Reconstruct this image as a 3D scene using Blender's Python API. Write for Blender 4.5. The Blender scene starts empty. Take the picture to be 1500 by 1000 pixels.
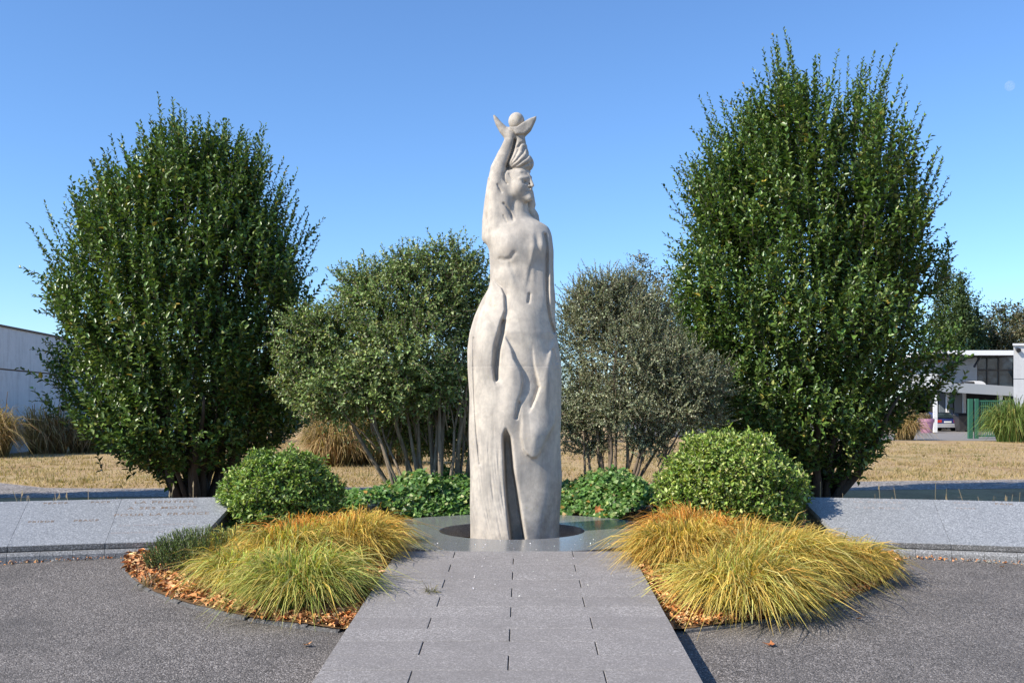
import bpy, math, random
import numpy as np
from mathutils import Vector, Matrix

# ------------------------------------------------------------------ camera, world, sun
sc = bpy.context.scene
COL = sc.collection
rng = np.random.default_rng(11)
random.seed(5)
R = math.radians
F_PX = 1458.0            # focal length in photo pixels (35 mm lens)
CAMZ = 1.4

cam = bpy.data.cameras.new('camera')
cam.lens = 35.0
cam.sensor_width = 36.0
cam.shift_y = 0.0667
cam.clip_end = 6000
cam_o = bpy.data.objects.new('camera', cam)
cam_o.location = (0, 0, CAMZ)
cam_o.rotation_euler = (R(90), 0, 0)
COL.objects.link(cam_o)
sc.camera = cam_o

SUN_EL = R(37.5)
SUN_AZ = R(28)           # how far the sun stands in front of the statue (from due left)
sdir = Vector((-math.cos(SUN_AZ) * math.cos(SUN_EL), -math.sin(SUN_AZ) * math.cos(SUN_EL), math.sin(SUN_EL)))
world = bpy.data.worlds.new('World')
sc.world = world
world.use_nodes = True
wn = world.node_tree
wn.nodes.clear()
sky = wn.nodes.new('ShaderNodeTexSky')
sky.sky_type = 'NISHITA'
sky.sun_disc = False
sky.sun_elevation = SUN_EL
sky.sun_rotation = math.atan2(sdir.x, sdir.y)
sky.altitude = 0
sky.air_density = 1.0
sky.dust_density = 0.0
sky.ozone_density = 9.0
bg = wn.nodes.new('ShaderNodeBackground')
bg.inputs['Strength'].default_value = 0.13
wo = wn.nodes.new('ShaderNodeOutputWorld')
wn.links.new(sky.outputs[0], bg.inputs[0])
wn.links.new(bg.outputs[0], wo.inputs[0])

sun = bpy.data.lights.new('sun', 'SUN')
sun.energy = 4.4
sun.angle = R(0.5)
sun.color = (1.0, 0.925, 0.815)
sun_o = bpy.data.objects.new('sun', sun)
sun_o.rotation_euler = (-sdir).to_track_quat('-Z', 'Y').to_euler()
sun_o.location = (-20, -10, 30)
COL.objects.link(sun_o)

sc.view_settings.view_transform = 'Standard'
sc.view_settings.look = 'None'
sc.view_settings.exposure = 0.7
sc.view_settings.gamma = 1.0
sc.view_settings.use_curve_mapping = False
sc.render.engine = 'CYCLES'
sc.cycles.max_bounces = 6
sc.cycles.use_denoising = True
sc.cycles.denoiser = 'OPENIMAGEDENOISE'
sc.cycles.denoising_input_passes = 'RGB_ALBEDO_NORMAL'
sc.cycles.denoising_prefilter = 'ACCURATE'

# ------------------------------------------------------------------ helpers
def px(x, y, Y):
    """photo pixel at depth Y -> world point"""
    return Vector(((x - 750) / F_PX * Y, Y, CAMZ - (y - 600) / F_PX * Y))

def norm(a):
    return a / np.maximum(np.linalg.norm(a, axis=-1, keepdims=True), 1e-9)

def link(name, me, mat=None, parent=None, loc=None, smooth=False):
    o = bpy.data.objects.new(name, me)
    COL.objects.link(o)
    if mat is not None and me is not None and not me.materials:
        me.materials.append(mat)
    if parent is not None:
        o.parent = parent
    if loc is not None:
        o.location = loc
    if smooth and me is not None:
        me.polygons.foreach_set('use_smooth', np.ones(len(me.polygons), bool))
    return o

def tag(o, label=None, cat=None, group=None, kind=None):
    if label: o['label'] = label
    if cat: o['category'] = cat
    if group: o['group'] = group
    if kind: o['kind'] = kind
    return o

def empty(name, loc, label, cat, group=None, rz=0):
    o = bpy.data.objects.new(name, None)
    COL.objects.link(o)
    o.location = loc
    o.rotation_euler.z = rz
    o.empty_display_size = .2
    return tag(o, label, cat, group)

def np_mesh(name, V, faces, tint=None, smooth=False):
    """V (n,3); faces: list of (m,k) int arrays"""
    me = bpy.data.meshes.new(name)
    V = np.ascontiguousarray(V, np.float32)
    me.vertices.add(len(V))
    me.vertices.foreach_set('co', V.ravel())
    loops = np.concatenate([f.ravel() for f in faces]).astype(np.int32)
    cnt = np.concatenate([np.full(len(f), f.shape[1]) for f in faces])
    start = np.concatenate([[0], np.cumsum(cnt)[:-1]]).astype(np.int32)
    me.loops.add(len(loops))
    me.loops.foreach_set('vertex_index', loops)
    me.polygons.add(len(cnt))
    me.polygons.foreach_set('loop_start', start)
    me.update(calc_edges=True)
    if smooth:
        me.polygons.foreach_set('use_smooth', np.ones(len(cnt), bool))
    if tint is not None:
        a = me.attributes.new('tint', 'FLOAT_COLOR', 'POINT')
        c = np.ones((len(V), 4), np.float32)
        c[:, :3] = tint
        a.data.foreach_set('color', c.ravel())
    return me

class MB:
    """small mesh collector"""
    def __init__(s): s.v = []; s.f = []
    def add(s, vs, fs):
        k = len(s.v)
        s.v += [tuple(v) for v in vs]
        s.f += [tuple(i + k for i in f) for f in fs]
        return s
    def box(s, x0, x1, y0, y1, z0, z1):
        vs = [(x, y, z) for z in (z0, z1) for y in (y0, y1) for x in (x0, x1)]
        return s.add(vs, [(0, 2, 3, 1), (4, 5, 7, 6), (0, 1, 5, 4), (2, 6, 7, 3), (0, 4, 6, 2), (1, 3, 7, 5)])
    def bbox(s, x0, x1, y0, y1, z0, z1, b):
        """box with chamfered top edges"""
        vs = [(x0, y0, z0), (x1, y0, z0), (x1, y1, z0), (x0, y1, z0),
              (x0, y0, z1 - b), (x1, y0, z1 - b), (x1, y1, z1 - b), (x0, y1, z1 - b),
              (x0 + b, y0 + b, z1), (x1 - b, y0 + b, z1), (x1 - b, y1 - b, z1), (x0 + b, y1 - b, z1)]
        fs = [(3, 2, 1, 0), (8, 9, 10, 11)]
        for i in range(4):
            j = (i + 1) % 4
            fs += [(i, j, 4 + j, 4 + i), (4 + i, 4 + j, 8 + j, 8 + i)]
        return s.add(vs, fs)
    def hexa(s, b, t):
        """bottom quad b, top quad t (both counter-clockwise from above)"""
        return s.add(list(b) + list(t), [(3, 2, 1, 0), (4, 5, 6, 7)] + [(i, (i + 1) % 4, 4 + (i + 1) % 4, 4 + i) for i in range(4)])
    def tube(s, pts, rad, n=6, cap=True):
        pts = [Vector(p) for p in pts]
        k = len(s.v)
        for i, p in enumerate(pts):
            d = (pts[min(i + 1, len(pts) - 1)] - pts[max(i - 1, 0)]).normalized()
            a = d.orthogonal().normalized()
            if i and a.dot(pa) < .999:
                a = (pa - d * pa.dot(d)).normalized()
            pa = a
            b = d.cross(a)
            r = rad[i] if hasattr(rad, '__len__') else rad
            for j in range(n):
                t = 2 * math.pi * j / n
                s.v.append(tuple(p + (a * math.cos(t) + b * math.sin(t)) * r))
        for i in range(len(pts) - 1):
            for j in range(n):
                s.f.append((k + i * n + j, k + i * n + (j + 1) % n, k + (i + 1) * n + (j + 1) % n, k + (i + 1) * n + j))
        if cap:
            s.f.append(tuple(k + (len(pts) - 1) * n + j for j in range(n)))
            s.f.append(tuple(k + j for j in range(n))[::-1])
        return s
    def lathe(s, prof, c=(0, 0, 0), n=24):
        k = len(s.v)
        for r, z in prof:
            for j in range(n):
                t = 2 * math.pi * j / n
                s.v.append((c[0] + r * math.cos(t), c[1] + r * math.sin(t), c[2] + z))
        for i in range(len(prof) - 1):
            for j in range(n):
                s.f.append((k + i * n + j, k + i * n + (j + 1) % n, k + (i + 1) * n + (j + 1) % n, k + (i + 1) * n + j))
        return s
    def mesh(s, name):
        me = bpy.data.meshes.new(name)
        me.from_pydata(s.v, [], s.f)
        me.update()
        return me
    def build(s, name, mat, parent=None, smooth=False, loc=None):
        return link(name, s.mesh(name), mat, parent, loc, smooth)

# ------------------------------------------------------------------ materials
class NT:
    def __init__(s, name):
        s.m = bpy.data.materials.new(name)
        s.m.use_nodes = True
        s.t = s.m.node_tree
        s.b = s.t.nodes['Principled BSDF']
        s.out = s.t.nodes['Material Output']
        s.co = None
    def n(s, typ, **kw):
        nd = s.t.nodes.new('ShaderNode' + typ)
        for k, v in kw.items():
            setattr(nd, k, v)
        return nd
    def l(s, a, b): s.t.links.new(a, b)
    def obj(s):
        if s.co is None:
            s.co = s.n('TexCoord').outputs['Object']
        return s.co
    def geo(s):
        return s.n('NewGeometry').outputs['Position']
    def noise(s, scale, detail=4, rough=.55, vec=None, dist=0):
        nd = s.n('TexNoise')
        nd.inputs['Scale'].default_value = scale
        nd.inputs['Detail'].default_value = detail
        nd.inputs['Roughness'].default_value = rough
        nd.inputs['Distortion'].default_value = dist
        s.l(vec or s.obj(), nd.inputs['Vector'])
        return nd.outputs['Fac']
    def voro(s, scale, vec=None, out='Color', feat='F1'):
        nd = s.n('TexVoronoi')
        nd.feature = feat
        nd.inputs['Scale'].default_value = scale
        s.l(vec or s.obj(), nd.inputs['Vector'])
        return nd.outputs[out]
    def ramp(s, fac, stops, interp='LINEAR'):
        nd = s.n('ValToRGB')
        cr = nd.color_ramp
        cr.interpolation = interp
        while len(cr.elements) < len(stops): cr.elements.new(.5)
        for e, (p, c) in zip(cr.elements, stops):
            e.position = p
            e.color = (*c, 1) if len(c) == 3 else c
        s.l(fac, nd.inputs[0])
        return nd.outputs[0]
    def mix(s, a, b, fac, mode='MIX'):
        nd = s.n('Mix', data_type='RGBA', blend_type=mode)
        for sock, v in ((nd.inputs[6], a), (nd.inputs[7], b), (nd.inputs[0], fac)):
            if hasattr(v, 'links') or hasattr(v, 'is_linked'): s.l(v, sock)
            elif isinstance(v, (int, float)): sock.default_value = v
            else: sock.default_value = (*v, 1)
        return nd.outputs[2]
    def math(s, op, a, b=0.0):
        nd = s.n('Math', operation=op)
        for sock, v in ((nd.inputs[0], a), (nd.inputs[1], b)):
            if isinstance(v, (int, float)): sock.default_value = v
            else: s.l(v, sock)
        return nd.outputs[0]
    def bump(s, h, strength=.3, dist=.01):
        nd = s.n('Bump')
        nd.inputs['Strength'].default_value = strength
        nd.inputs['Distance'].default_value = dist
        s.l(h, nd.inputs['Height'])
        s.l(nd.outputs[0], s.b.inputs['Normal'])
        return nd
    def set(s, col=None, rough=None, metal=None, spec=None):
        if col is not None:
            if isinstance(col, tuple): s.b.inputs['Base Color'].default_value = (*col, 1)
            else: s.l(col, s.b.inputs['Base Color'])
        if rough is not None:
            if isinstance(rough, (int, float)): s.b.inputs['Roughness'].default_value = rough
            else: s.l(rough, s.b.inputs['Roughness'])
        if metal is not None: s.b.inputs['Metallic'].default_value = metal
        if spec is not None: s.b.inputs['Specular IOR Level'].default_value = spec
        return s.m

def m_plain(name, col, rough=.6, metal=0, var=.12, scale=6):
    t = NT(name)
    c = t.mix(tuple(x * (1 - var) for x in col), tuple(min(1, x * (1 + var)) for x in col), t.noise(scale, 5))
    return t.set(c, rough, metal)

def m_foliage(name, rough=.42, trans=.22, spec=.5):
    t = NT(name)
    a = t.n('Attribute', attribute_name='tint')
    t.set(a.outputs['Color'], rough, spec=spec)
    tr = t.n('BsdfTranslucent')
    c = t.mix(a.outputs['Color'], (1.25, 1.35, .55), .999, 'MULTIPLY')
    t.l(c, tr.inputs[0])
    mx = t.n('MixShader')
    mx.inputs[0].default_value = trans
    t.l(t.b.outputs[0], mx.inputs[1])
    t.l(tr.outputs[0], mx.inputs[2])
    t.l(mx.outputs[0], t.out.inputs[0])
    return t.m

def m_tint(name, rough=.7):
    t = NT(name)
    a = t.n('Attribute', attribute_name='tint')
    return t.set(a.outputs['Color'], rough)

def m_bark(name, c0, c1):
    t = NT(name)
    mp = t.n('Mapping'); mp.inputs['Scale'].default_value = (1, 1, .2)
    t.l(t.obj(), mp.inputs[0])
    f = t.noise(26, 6, .65, mp.outputs[0])
    g = t.noise(5, 3)
    t.bump(f, .7, .012)
    return t.set(t.mix(t.ramp(f, [(.3, c0), (.7, c1)]), tuple(x * .6 for x in c0), t.math('MULTIPLY', g, .4)), .85)

def m_stone():
    t = NT('statue_limestone')
    pit = t.noise(60, 3, .6)
    mid = t.noise(14, 6, .62)
    big = t.noise(2.3, 5, .6)
    mp = t.n('Mapping'); mp.inputs['Scale'].default_value = (1, 1, .28)
    t.l(t.obj(), mp.inputs[0])
    stain = t.noise(4.5, 6, .68, mp.outputs[0], .5)
    c = t.ramp(big, [(.32, (.45, .40, .34)), (.52, (.54, .485, .41)), (.72, (.57, .51, .42))])
    c = t.mix(c, (.41, .37, .32), t.ramp(mid, [(.42, (0, 0, 0)), (.66, (.75, .75, .75))]))
    c = t.mix(c, (.25, .23, .205), t.ramp(stain, [(.47, (0, 0, 0)), (.66, (.6, .6, .6))]))
    # weathered crown of the figure and grey foot, lichen flecks
    sep = t.n('SeparateXYZ'); t.l(t.obj(), sep.inputs[0])
    hi = t.ramp(t.math('DIVIDE', sep.outputs[2], 5.0), [(0.0, (.38, .38, .38)), (.2, (.12, .12, .12)), (.55, (0, 0, 0)), (.76, (.06, .06, .06)), (.9, (.62, .62, .62)), (1, (.85, .85, .85))])
    c = t.mix(c, (.22, .205, .18), t.math('MULTIPLY', hi, t.ramp(t.noise(7, 6, .7), [(.38, (0, 0, 0)), (.66, (1, 1, 1))])))
    li = t.math('MULTIPLY', t.ramp(t.noise(30, 3, .7), [(.60, (0, 0, 0)), (.68, (1, 1, 1))]), t.ramp(t.noise(3.1, 3), [(.5, (0, 0, 0)), (.62, (1, 1, 1))]))
    c = t.mix(c, (.42, .36, .16), t.math('MULTIPLY', li, .45))
    h = t.math('ADD', t.math('MULTIPLY', t.ramp(pit, [(.3, (0, 0, 0)), (.5, (1, 1, 1))]), .5), t.math('MULTIPLY', mid, .8))
    pv = t.ramp(t.voro(42, out='Distance'), [(.06, (0, 0, 0)), (.16, (1, 1, 1))])
    pmask = t.ramp(t.noise(6, 3), [(.5, (1, 1, 1)), (.62, (0, 0, 0))])
    h = t.math('ADD', h, t.math('MAXIMUM', pv, pmask))
    t.bump(h, .32, .005)
    return t.set(c, .88, spec=.25)

def m_granite(name, base, dark, light, scale=180, rough=.75, bump=.25, tintvar=None, blot=.25):
    t = NT(name)
    v = t.voro(scale)
    sp = t.n('SeparateColor'); t.l(v, sp.inputs[0])
    c = t.ramp(sp.outputs[0], [(0, dark), (.22, base), (.7, base), (.9, light), (1, light)])
    c = t.mix(c, tuple(x * .72 for x in base), t.math('MULTIPLY', t.ramp(t.noise(2.2, 6, .65), [(.42, (0, 0, 0)), (.7, (1, 1, 1))]), blot))
    fine = t.noise(scale * 1.7, 2)
    c = t.mix(c, light, t.ramp(fine, [(.62, (0, 0, 0)), (.75, (.5, .5, .5))]))
    if tintvar:
        oi = t.n('ObjectInfo')
        c = t.mix(c, tintvar, t.math('MULTIPLY', oi.outputs['Random'], .45))
    t.bump(t.noise(scale * .8, 3), bump, .004)
    return t.set(c, rough)

def m_asphalt(name, k=1.0, scale=75):
    t = NT(name)
    P = t.geo()
    v = t.voro(scale, P)
    sp = t.n('SeparateColor'); t.l(v, sp.inputs[0])
    c = t.ramp(sp.outputs[0], [(0, (.06 * k, .053 * k, .047 * k)), (.3, (.125 * k, .112 * k, .102 * k)), (.62, (.2 * k, .18 * k, .163 * k)), (.88, (.3 * k, .27 * k, .245 * k)), (1, (.5 * k, .46 * k, .42 * k))])
    w = t.noise(.7, 6, .65, P)
    c = t.mix(c, (.23 * k, .206 * k, .185 * k), t.ramp(w, [(.42, (0, 0, 0)), (.72, (.42, .42, .42))]))
    c = t.mix(c, (.07 * k, .066 * k, .062 * k), t.ramp(t.noise(1.1, 8, .72, P), [(.46, (0, 0, 0)), (.72, (.6, .6, .6))]))
    d = t.voro(scale, P, 'Distance')
    t.bump(t.math('ADD', t.math('MULTIPLY', d, -1.0), t.math('MULTIPLY', sp.outputs[1], .5)), .75, .009)
    return t.set(c, .85, spec=.3)

def m_lawn():
    t = NT('dry_lawn')
    P = t.geo()
    mp = t.n('Mapping'); mp.inputs['Scale'].default_value = (1, .35, 1); t.l(P, mp.inputs[0])
    a = t.noise(.55, 7, .68, mp.outputs[0])
    b = t.noise(9, 6, .75, P)
    c = t.ramp(a, [(.3, (.27, .165, .085)), (.45, (.42, .29, .155)), (.56, (.47, .34, .18)), (.66, (.31, .235, .1)), (.74, (.17, .16, .05))])
    c = t.mix(c, (.17, .115, .06), t.ramp(b, [(.5, (0, 0, 0)), (.72, (.75, .75, .75))]))
    c = t.mix(c, (.5, .39, .22), t.ramp(t.noise(14, 4, .7, P), [(.55, (0, 0, 0)), (.75, (.6, .6, .6))]))
    t.bump(b, .8, .05)
    return t.set(c, .95, spec=.1)

def m_soil():
    t = NT('bed_soil')
    b = t.noise(30, 6, .7)
    c = t.ramp(b, [(.3, (.09, .055, .03)), (.55, (.2, .12, .06)), (.75, (.36, .22, .11))])
    t.bump(b, .9, .02)
    return t.set(c, .95, spec=.1)

def m_concrete(name, col, streak=.3, scale=1.0):
    t = NT(name)
    mp = t.n('Mapping'); mp.inputs['Scale'].default_value = (3 * scale, 3 * scale, .35 * scale)
    t.l(t.obj(), mp.inputs[0])
    s1 = t.noise(1.6, 7, .7, mp.outputs[0])
    s2 = t.noise(5 * scale, 5, .6)
    c = t.mix(col, tuple(x * .45 for x in col), t.math('MULTIPLY', t.ramp(s1, [(.48, (0, 0, 0)), (.8, (1, 1, 1))]), streak * 2))
    c = t.mix(c, tuple(min(1, x * 1.15) for x in col), t.ramp(s2, [(.45, (0, 0, 0)), (.75, (.5, .5, .5))]))
    t.bump(s2, .15, .02)
    return t.set(c, .85, spec=.25)

def m_glass():
    t = NT('window_glass')
    c = t.ramp(t.noise(1.3, 3), [(.4, (.02, .03, .035)), (.7, (.10, .14, .16))])
    return t.set(c, .06, spec=.8)

M = dict(
    stone=m_stone(),
    slab=m_granite('path_granite', (.25, .23, .213), (.12, .11, .102), (.46, .425, .4), 130, .8, .35, (.185, .168, .155), .55),
    disc=m_granite('polished_granite', (.19, .195, .195), (.10, .10, .10), (.33, .33, .33), 200, .2, .0, None, .35),
    panel=m_granite('panel_granite', (.255, .262, .265), (.12, .123, .127), (.46, .47, .475), 95, .5, .1, (.225, .232, .238), .22),
    lip=m_granite('rough_lip_granite', (.115, .113, .11), (.05, .05, .05), (.28, .275, .27), 110, .9, .6, None, .4),
    plinth=m_granite('plinth_granite', (.19, .19, .188), (.08, .08, .08), (.36, .36, .355), 110, .7, .3, None, .4),
    asphalt=m_asphalt('plaza_asphalt', .9, 105),
    road=m_asphalt('road_asphalt', 1.35, 30),
    lawn=m_lawn(), soil=m_soil(),
    mulch=m_tint('leaf_litter', .8),
    leaf=m_foliage('tree_leaf', .36, .15, .5),
    leaf_soft=m_foliage('shrub_leaf', .45, .15, .45),
    leaf_bright=m_foliage('bright_leaf', .45, .28, .4),
    blade=m_foliage('grass_blade', .55, .35, .25),
    bark=m_bark('shade_darkened_bark', (.035, .029, .022), (.10, .082, .06)),  # bark colour darkened so that it carries the shade on the trunks
    bark_pale=m_bark('pale_bark', (.13, .10, .07), (.34, .27, .19)),
    bark_red=m_bark('brown_bark', (.09, .065, .045), (.24, .18, .125)),
    joint=m_plain('joint_sand', (.06, .055, .05), .95),
    metal_edge=m_granite('edging', (.10, .095, .09), (.05, .05, .05), (.2, .19, .18), 90, .85, .5),
    letter=m_plain('engraved_lettering', (.20, .15, .11), .8, 0, .45, 60),
    letter_faint=m_plain('worn_lettering', (.30, .27, .255), .8, 0, .3, 60),
    conc=m_concrete('shaded_concrete', (.56, .58, .6), .32, 1.0),
    seam=m_plain('rusty_seam', (.10, .07, .055), .8),
    white=m_concrete('white_render', (.58, .575, .56), .12, .7),
    white_paint=m_plain('white_paint', (.75, .74, .72), .5, 0, .05),
    clad=m_plain('white_boards', (.45, .46, .47), .55, 0, .1),
    fascia=m_plain('grey_fascia', (.27, .29, .31), .6, 0, .1, .6),
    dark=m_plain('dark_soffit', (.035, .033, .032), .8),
    frame=m_plain('dark_frame', (.03, .03, .032), .4),
    panelblue=m_plain('grey_door_panel', (.16, .19, .22), .5, 0, .15),
    glass=m_glass(),
    green=m_plain('green_paint', (.025, .115, .065), .45, 0, .2, 3),
    pot=m_plain('pink_plastic', (.42, .20, .30), .5, 0, .08),
    carpaint=m_plain('blue_car_paint', (.025, .04, .16), .25, .3, .05),
    carbump=m_plain('silver_bumper', (.45, .45, .46), .35, .4, .05),
    tyre=m_plain('tyre_rubber', (.02, .02, .02), .9),
    lamp=m_plain('red_lamp', (.45, .02, .015), .25),
    plate=m_plain('number_plate', (.7, .7, .68), .5),
    bin=m_plain('dark_bin', (.03, .028, .03), .6),
    paving=m_plain('yard_paving', (.22, .2, .18), .9, 0, .2, 2),
)
mt = NT('moon_surface')
mt.set((.85, .85, .83), .9, spec=0)
_tr = mt.n('BsdfTransparent'); _mx = mt.n('MixShader'); _mx.inputs[0].default_value = .955
mt.l(mt.b.outputs[0], _mx.inputs[1]); mt.l(_tr.outputs[0], _mx.inputs[2]); mt.l(_mx.outputs[0], mt.out.inputs[0])
M['moon'] = mt.m

# ------------------------------------------------------------------ the ground
CX, CY = 0.0, 11.6                       # statue stands here
SLOPE = .0535
def plaza_z(Y):
    return np.minimum(SLOPE * (np.asarray(Y, float) - 9.8) - .16, -.09)
def path_z(Y):
    return SLOPE * (Y - 9.8)
def ground_z(Y):
    return np.minimum(-.21, np.maximum(plaza_z(Y) - .09, -1.5))

def strip_grid(name, xs, ys, zf, mat):
    X, Y = np.meshgrid(xs, ys)
    Z = zf(X, Y)
    V = np.stack([X, Y, Z], -1).reshape(-1, 3)
    nx, ny = len(xs), len(ys)
    i = np.arange(nx - 1)[None, :] + nx * np.arange(ny - 1)[:, None]
    q = np.stack([i, i + 1, i + 1 + nx, i + nx], -1).reshape(-1, 4)
    return link(name, np_mesh(name, V, [q]), mat)

g = strip_grid('lawn_ground', np.array([-2500, -400, -100, -50, -25, 0, 25, 50, 100, 400, 2500.]),
               np.array([-300, -30, -20, -10, -5, 0, 4, 6, 7, 8, 9, 10, 12, 20, 40, 80, 200, 800, 3500.]),
               lambda X, Y: ground_z(Y), M['lawn'])
tag(g, kind='structure')

# asphalt plaza: everything in front of the curved walls
WC, RIN, ROUT = -6.2, 17.05, 18.35        # centre of the wall arc, lip and back radius
def plaza():
    V = []; Fq = []
    rows = list(np.linspace(-14, 6, 9)) + list(np.linspace(7, 12.2, 14))
    cols = np.linspace(-1, 1, 41)
    for Y in rows:
        for c in cols:
            # arc boundary on the wall side
            X = c * 14
            V.append((X, Y, float(plaza_z(Y))))
    n = len(cols)
    for r in range(len(rows) - 1):
        for k in range(n - 1):
            cxm = (cols[k] + cols[k + 1]) / 2 * 14
            ym = (rows[r] + rows[r + 1]) / 2
            if math.hypot(cxm, ym - WC) < RIN + .55:
                Fq.append((r * n + k, r * n + k + 1, (r + 1) * n + k + 1, (r + 1) * n + k))
    me = bpy.data.meshes.new('plaza'); me.from_pydata(V, [], Fq); me.update()
    return tag(link('plaza_pavement', me, M['asphalt']), kind='structure')
plaza()

# planting bed: disc of soil with a mounded middle and its edging
BC, BR = (0.0, 11.5), 4.18
def bed_z(x, y):
    r = np.hypot(x - BC[0], y - BC[1])
    edge = np.maximum(plaza_z(y) + .03, -.3)
    k = np.clip((r - 1.7) / (BR - 1.7), 0, 1)
    k = k * k * (3 - 2 * k)
    return (1 - k) * (-.035) + k * edge
def bed():
    rs = np.concatenate([np.linspace(1.2, BR, 16)])
    th = np.linspace(0, 2 * math.pi, 97)[:-1]
    RR, TT = np.meshgrid(rs, th, indexing='ij')
    X = BC[0] + RR * np.cos(TT); Y = BC[1] + RR * np.sin(TT)
    Z = bed_z(X, Y) + rng.normal(0, .008, X.shape)
    V = np.stack([X, Y, Z], -1).reshape(-1, 3)
    n = len(th)
    i = np.arange(n)
    q = np.concatenate([np.stack([r * n + i, (r + 1) * n + i, (r + 1) * n + (i + 1) % n, r * n + (i + 1) % n], -1) for r in range(len(rs) - 1)])
    o = link('bed_soil', np_mesh('bed_soil', V, [q], smooth=True), M['soil'])
    tag(o, kind='structure')
bed()

def edging():
    e = empty('bed_edging', (BC[0], BC[1], 0), 'low dark stone edging curving round the planting bed', 'edging')
    seg = 30
    for i in range(seg):
        a0 = 2 * math.pi * i / seg + .004; a1 = 2 * math.pi * (i + 1) / seg - .004
        am = (a0 + a1) / 2
        xm, ym = BR * math.cos(am), BR * math.sin(am)
        if abs(xm) < 1.35 and ym < 0: continue
        if ym > .8: continue
        mb = MB()
        for k in range(3):
            b0 = a0 + (a1 - a0) * k / 3; b1 = a0 + (a1 - a0) * (k + 1) / 3
            def P(r, a, dz):
                x, y = r * math.cos(a), r * math.sin(a)
                return (x, y, float(plaza_z(y + BC[1])) + dz)
            j = random.uniform(-.006, .01)
            top = .026 + j
            mb.hexa([P(BR - .02, b0, -.1), P(BR + .025, b0, -.1), P(BR + .025, b1, -.1), P(BR - .02, b1, -.1)],
                    [P(BR - .018, b0, top), P(BR + .018, b0, top - .01), P(BR + .018, b1, top - .01), P(BR - .018, b1, top)])
        mb.build('edging_stone', M['metal_edge'], e)
edging()

# ramped granite path
def path():
    e = empty('granite_path', (0, 9.8, 0), 'ramp path of grey granite slabs leading up to the statue', 'path')
    e['kind'] = 'structure'
    pitch, half, gap = .3118, 1.157, .0035
    top = 9.86
    def ctr(Y): return -.028 + .0114 * (Y - 5.8)
    def L(X, Y, dz): return (X + ctr(Y), Y - 9.8, path_z(Y) + dz)
    # core under the slabs, a little inside their edge
    y0, y1 = 1.2, top - .02
    MB().hexa([L(-half + .02, y0, -.6), L(half - .02, y0, -.6), L(half - .02, y1, -.35), L(-half + .02, y1, -.35)],
              [L(-half + .02, y0, -.022), L(half - .02, y0, -.022), L(half - .02, y1, -.022), L(-half + .02, y1, -.022)]).build('path_core', M['joint'], e)
    r = 0
    Y = top
    while Y > 1.6:
        ya, yb = Y - pitch + gap * .5, Y - gap * .5
        if r == 0:
            cuts = [-half, -half / 2, half / 2, half]
        else:
            cuts = [-half, 0, half] if r % 2 else [-half, -half / 2 + random.uniform(-.01, .01), half / 2 + random.uniform(-.01, .01), half]
        for a, b in zip(cuts[:-1], cuts[1:]):
            xa = a + (gap if a > -half else 0); xb = b - (gap if b < half else 0)
            dz = random.uniform(-.0018, .0018)
            c = .003
            MB().hexa([L(xa, ya, -.14), L(xb, ya, -.14), L(xb, yb, -.14), L(xa, yb, -.14)],
                      [L(xa, ya, dz - c), L(xb, ya, dz - c), L(xb, yb, dz - c), L(xa, yb, dz - c)]).add(
                [L(xa, ya, dz - c), L(xb, ya, dz - c), L(xb, yb, dz - c), L(xa, yb, dz - c),
                 L(xa + c, ya + c, dz), L(xb - c, ya + c, dz), L(xb - c, yb - c, dz), L(xa + c, yb - c, dz)],
                [(4, 5, 6, 7)] + [(i, (i + 1) % 4, 4 + (i + 1) % 4, 4 + i) for i in range(4)]).build('slab', M['slab'], e)
        Y -= pitch
        r += 1
path()

# polished granite disc with the statue's well
RH, RD = .845, 1.80
def disc():
    e = empty('granite_disc', (CX, CY, 0), 'polished grey granite disc round the foot of the statue', 'plinth')
    seg = 6
    off = 4.12
    for s in range(seg):
        a0 = off + 2 * math.pi * s / seg + .0012; a1 = off + 2 * math.pi * (s + 1) / seg - .0012
        mb = MB(); n = 24
        for k in range(n + 1):
            a = a0 + (a1 - a0) * k / n
            c, q = math.cos(a), math.sin(a)
            for r, z in ((RH, -.16), (RH, -.003), (RH + .003, 0), (RD - .003, .0), (RD, -.003), (RD, -.12)):
                mb.v.append((r * c, r * q, z))
        for k in range(n):
            for j in range(5):
                mb.f.append((k * 6 + j, (k + 1) * 6 + j, (k + 1) * 6 + j + 1, k * 6 + j + 1)[::-1])
        mb.f.append((0, 1, 2, 3, 4, 5)); mb.f.append(tuple(n * 6 + j for j in (5, 4, 3, 2, 1, 0)))
        mb.build('granite_segment', M['disc'], e)
    MB().lathe([(RH + .02, .0 - .01), (RH + .02, -.32), (.001, -.32)], n=64).build('well', M['soil'], e)
disc()

# road behind and yard in front of the far house
def sheet(name, pts, z, mat):
    me = bpy.data.meshes.new(name)
    me.from_pydata([(x, y, z) for x, y in pts], [], [tuple(range(len(pts)))]); me.update()
    return tag(link(name, me, mat), kind='structure')
near = [(-60, 14.5), (-20, 17.4), (-9, 18.2), (0, 18.9), (7, 19.9), (20, 21.6), (60, 27)]
far = [(60, 30.5), (20, 24.3), (7, 22.2), (0, 20.9), (-8, 20.35), (-9.6, 20.5), (-11.6, 22.2), (-20, 28), (-60, 52)]
sheet('road', near + far, -.204, M['road'])
sheet('yard_pavement', [(12, 52.5), (70, 49), (90, 120), (8, 120), (9, 60)], -.2, M['paving'])

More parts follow.
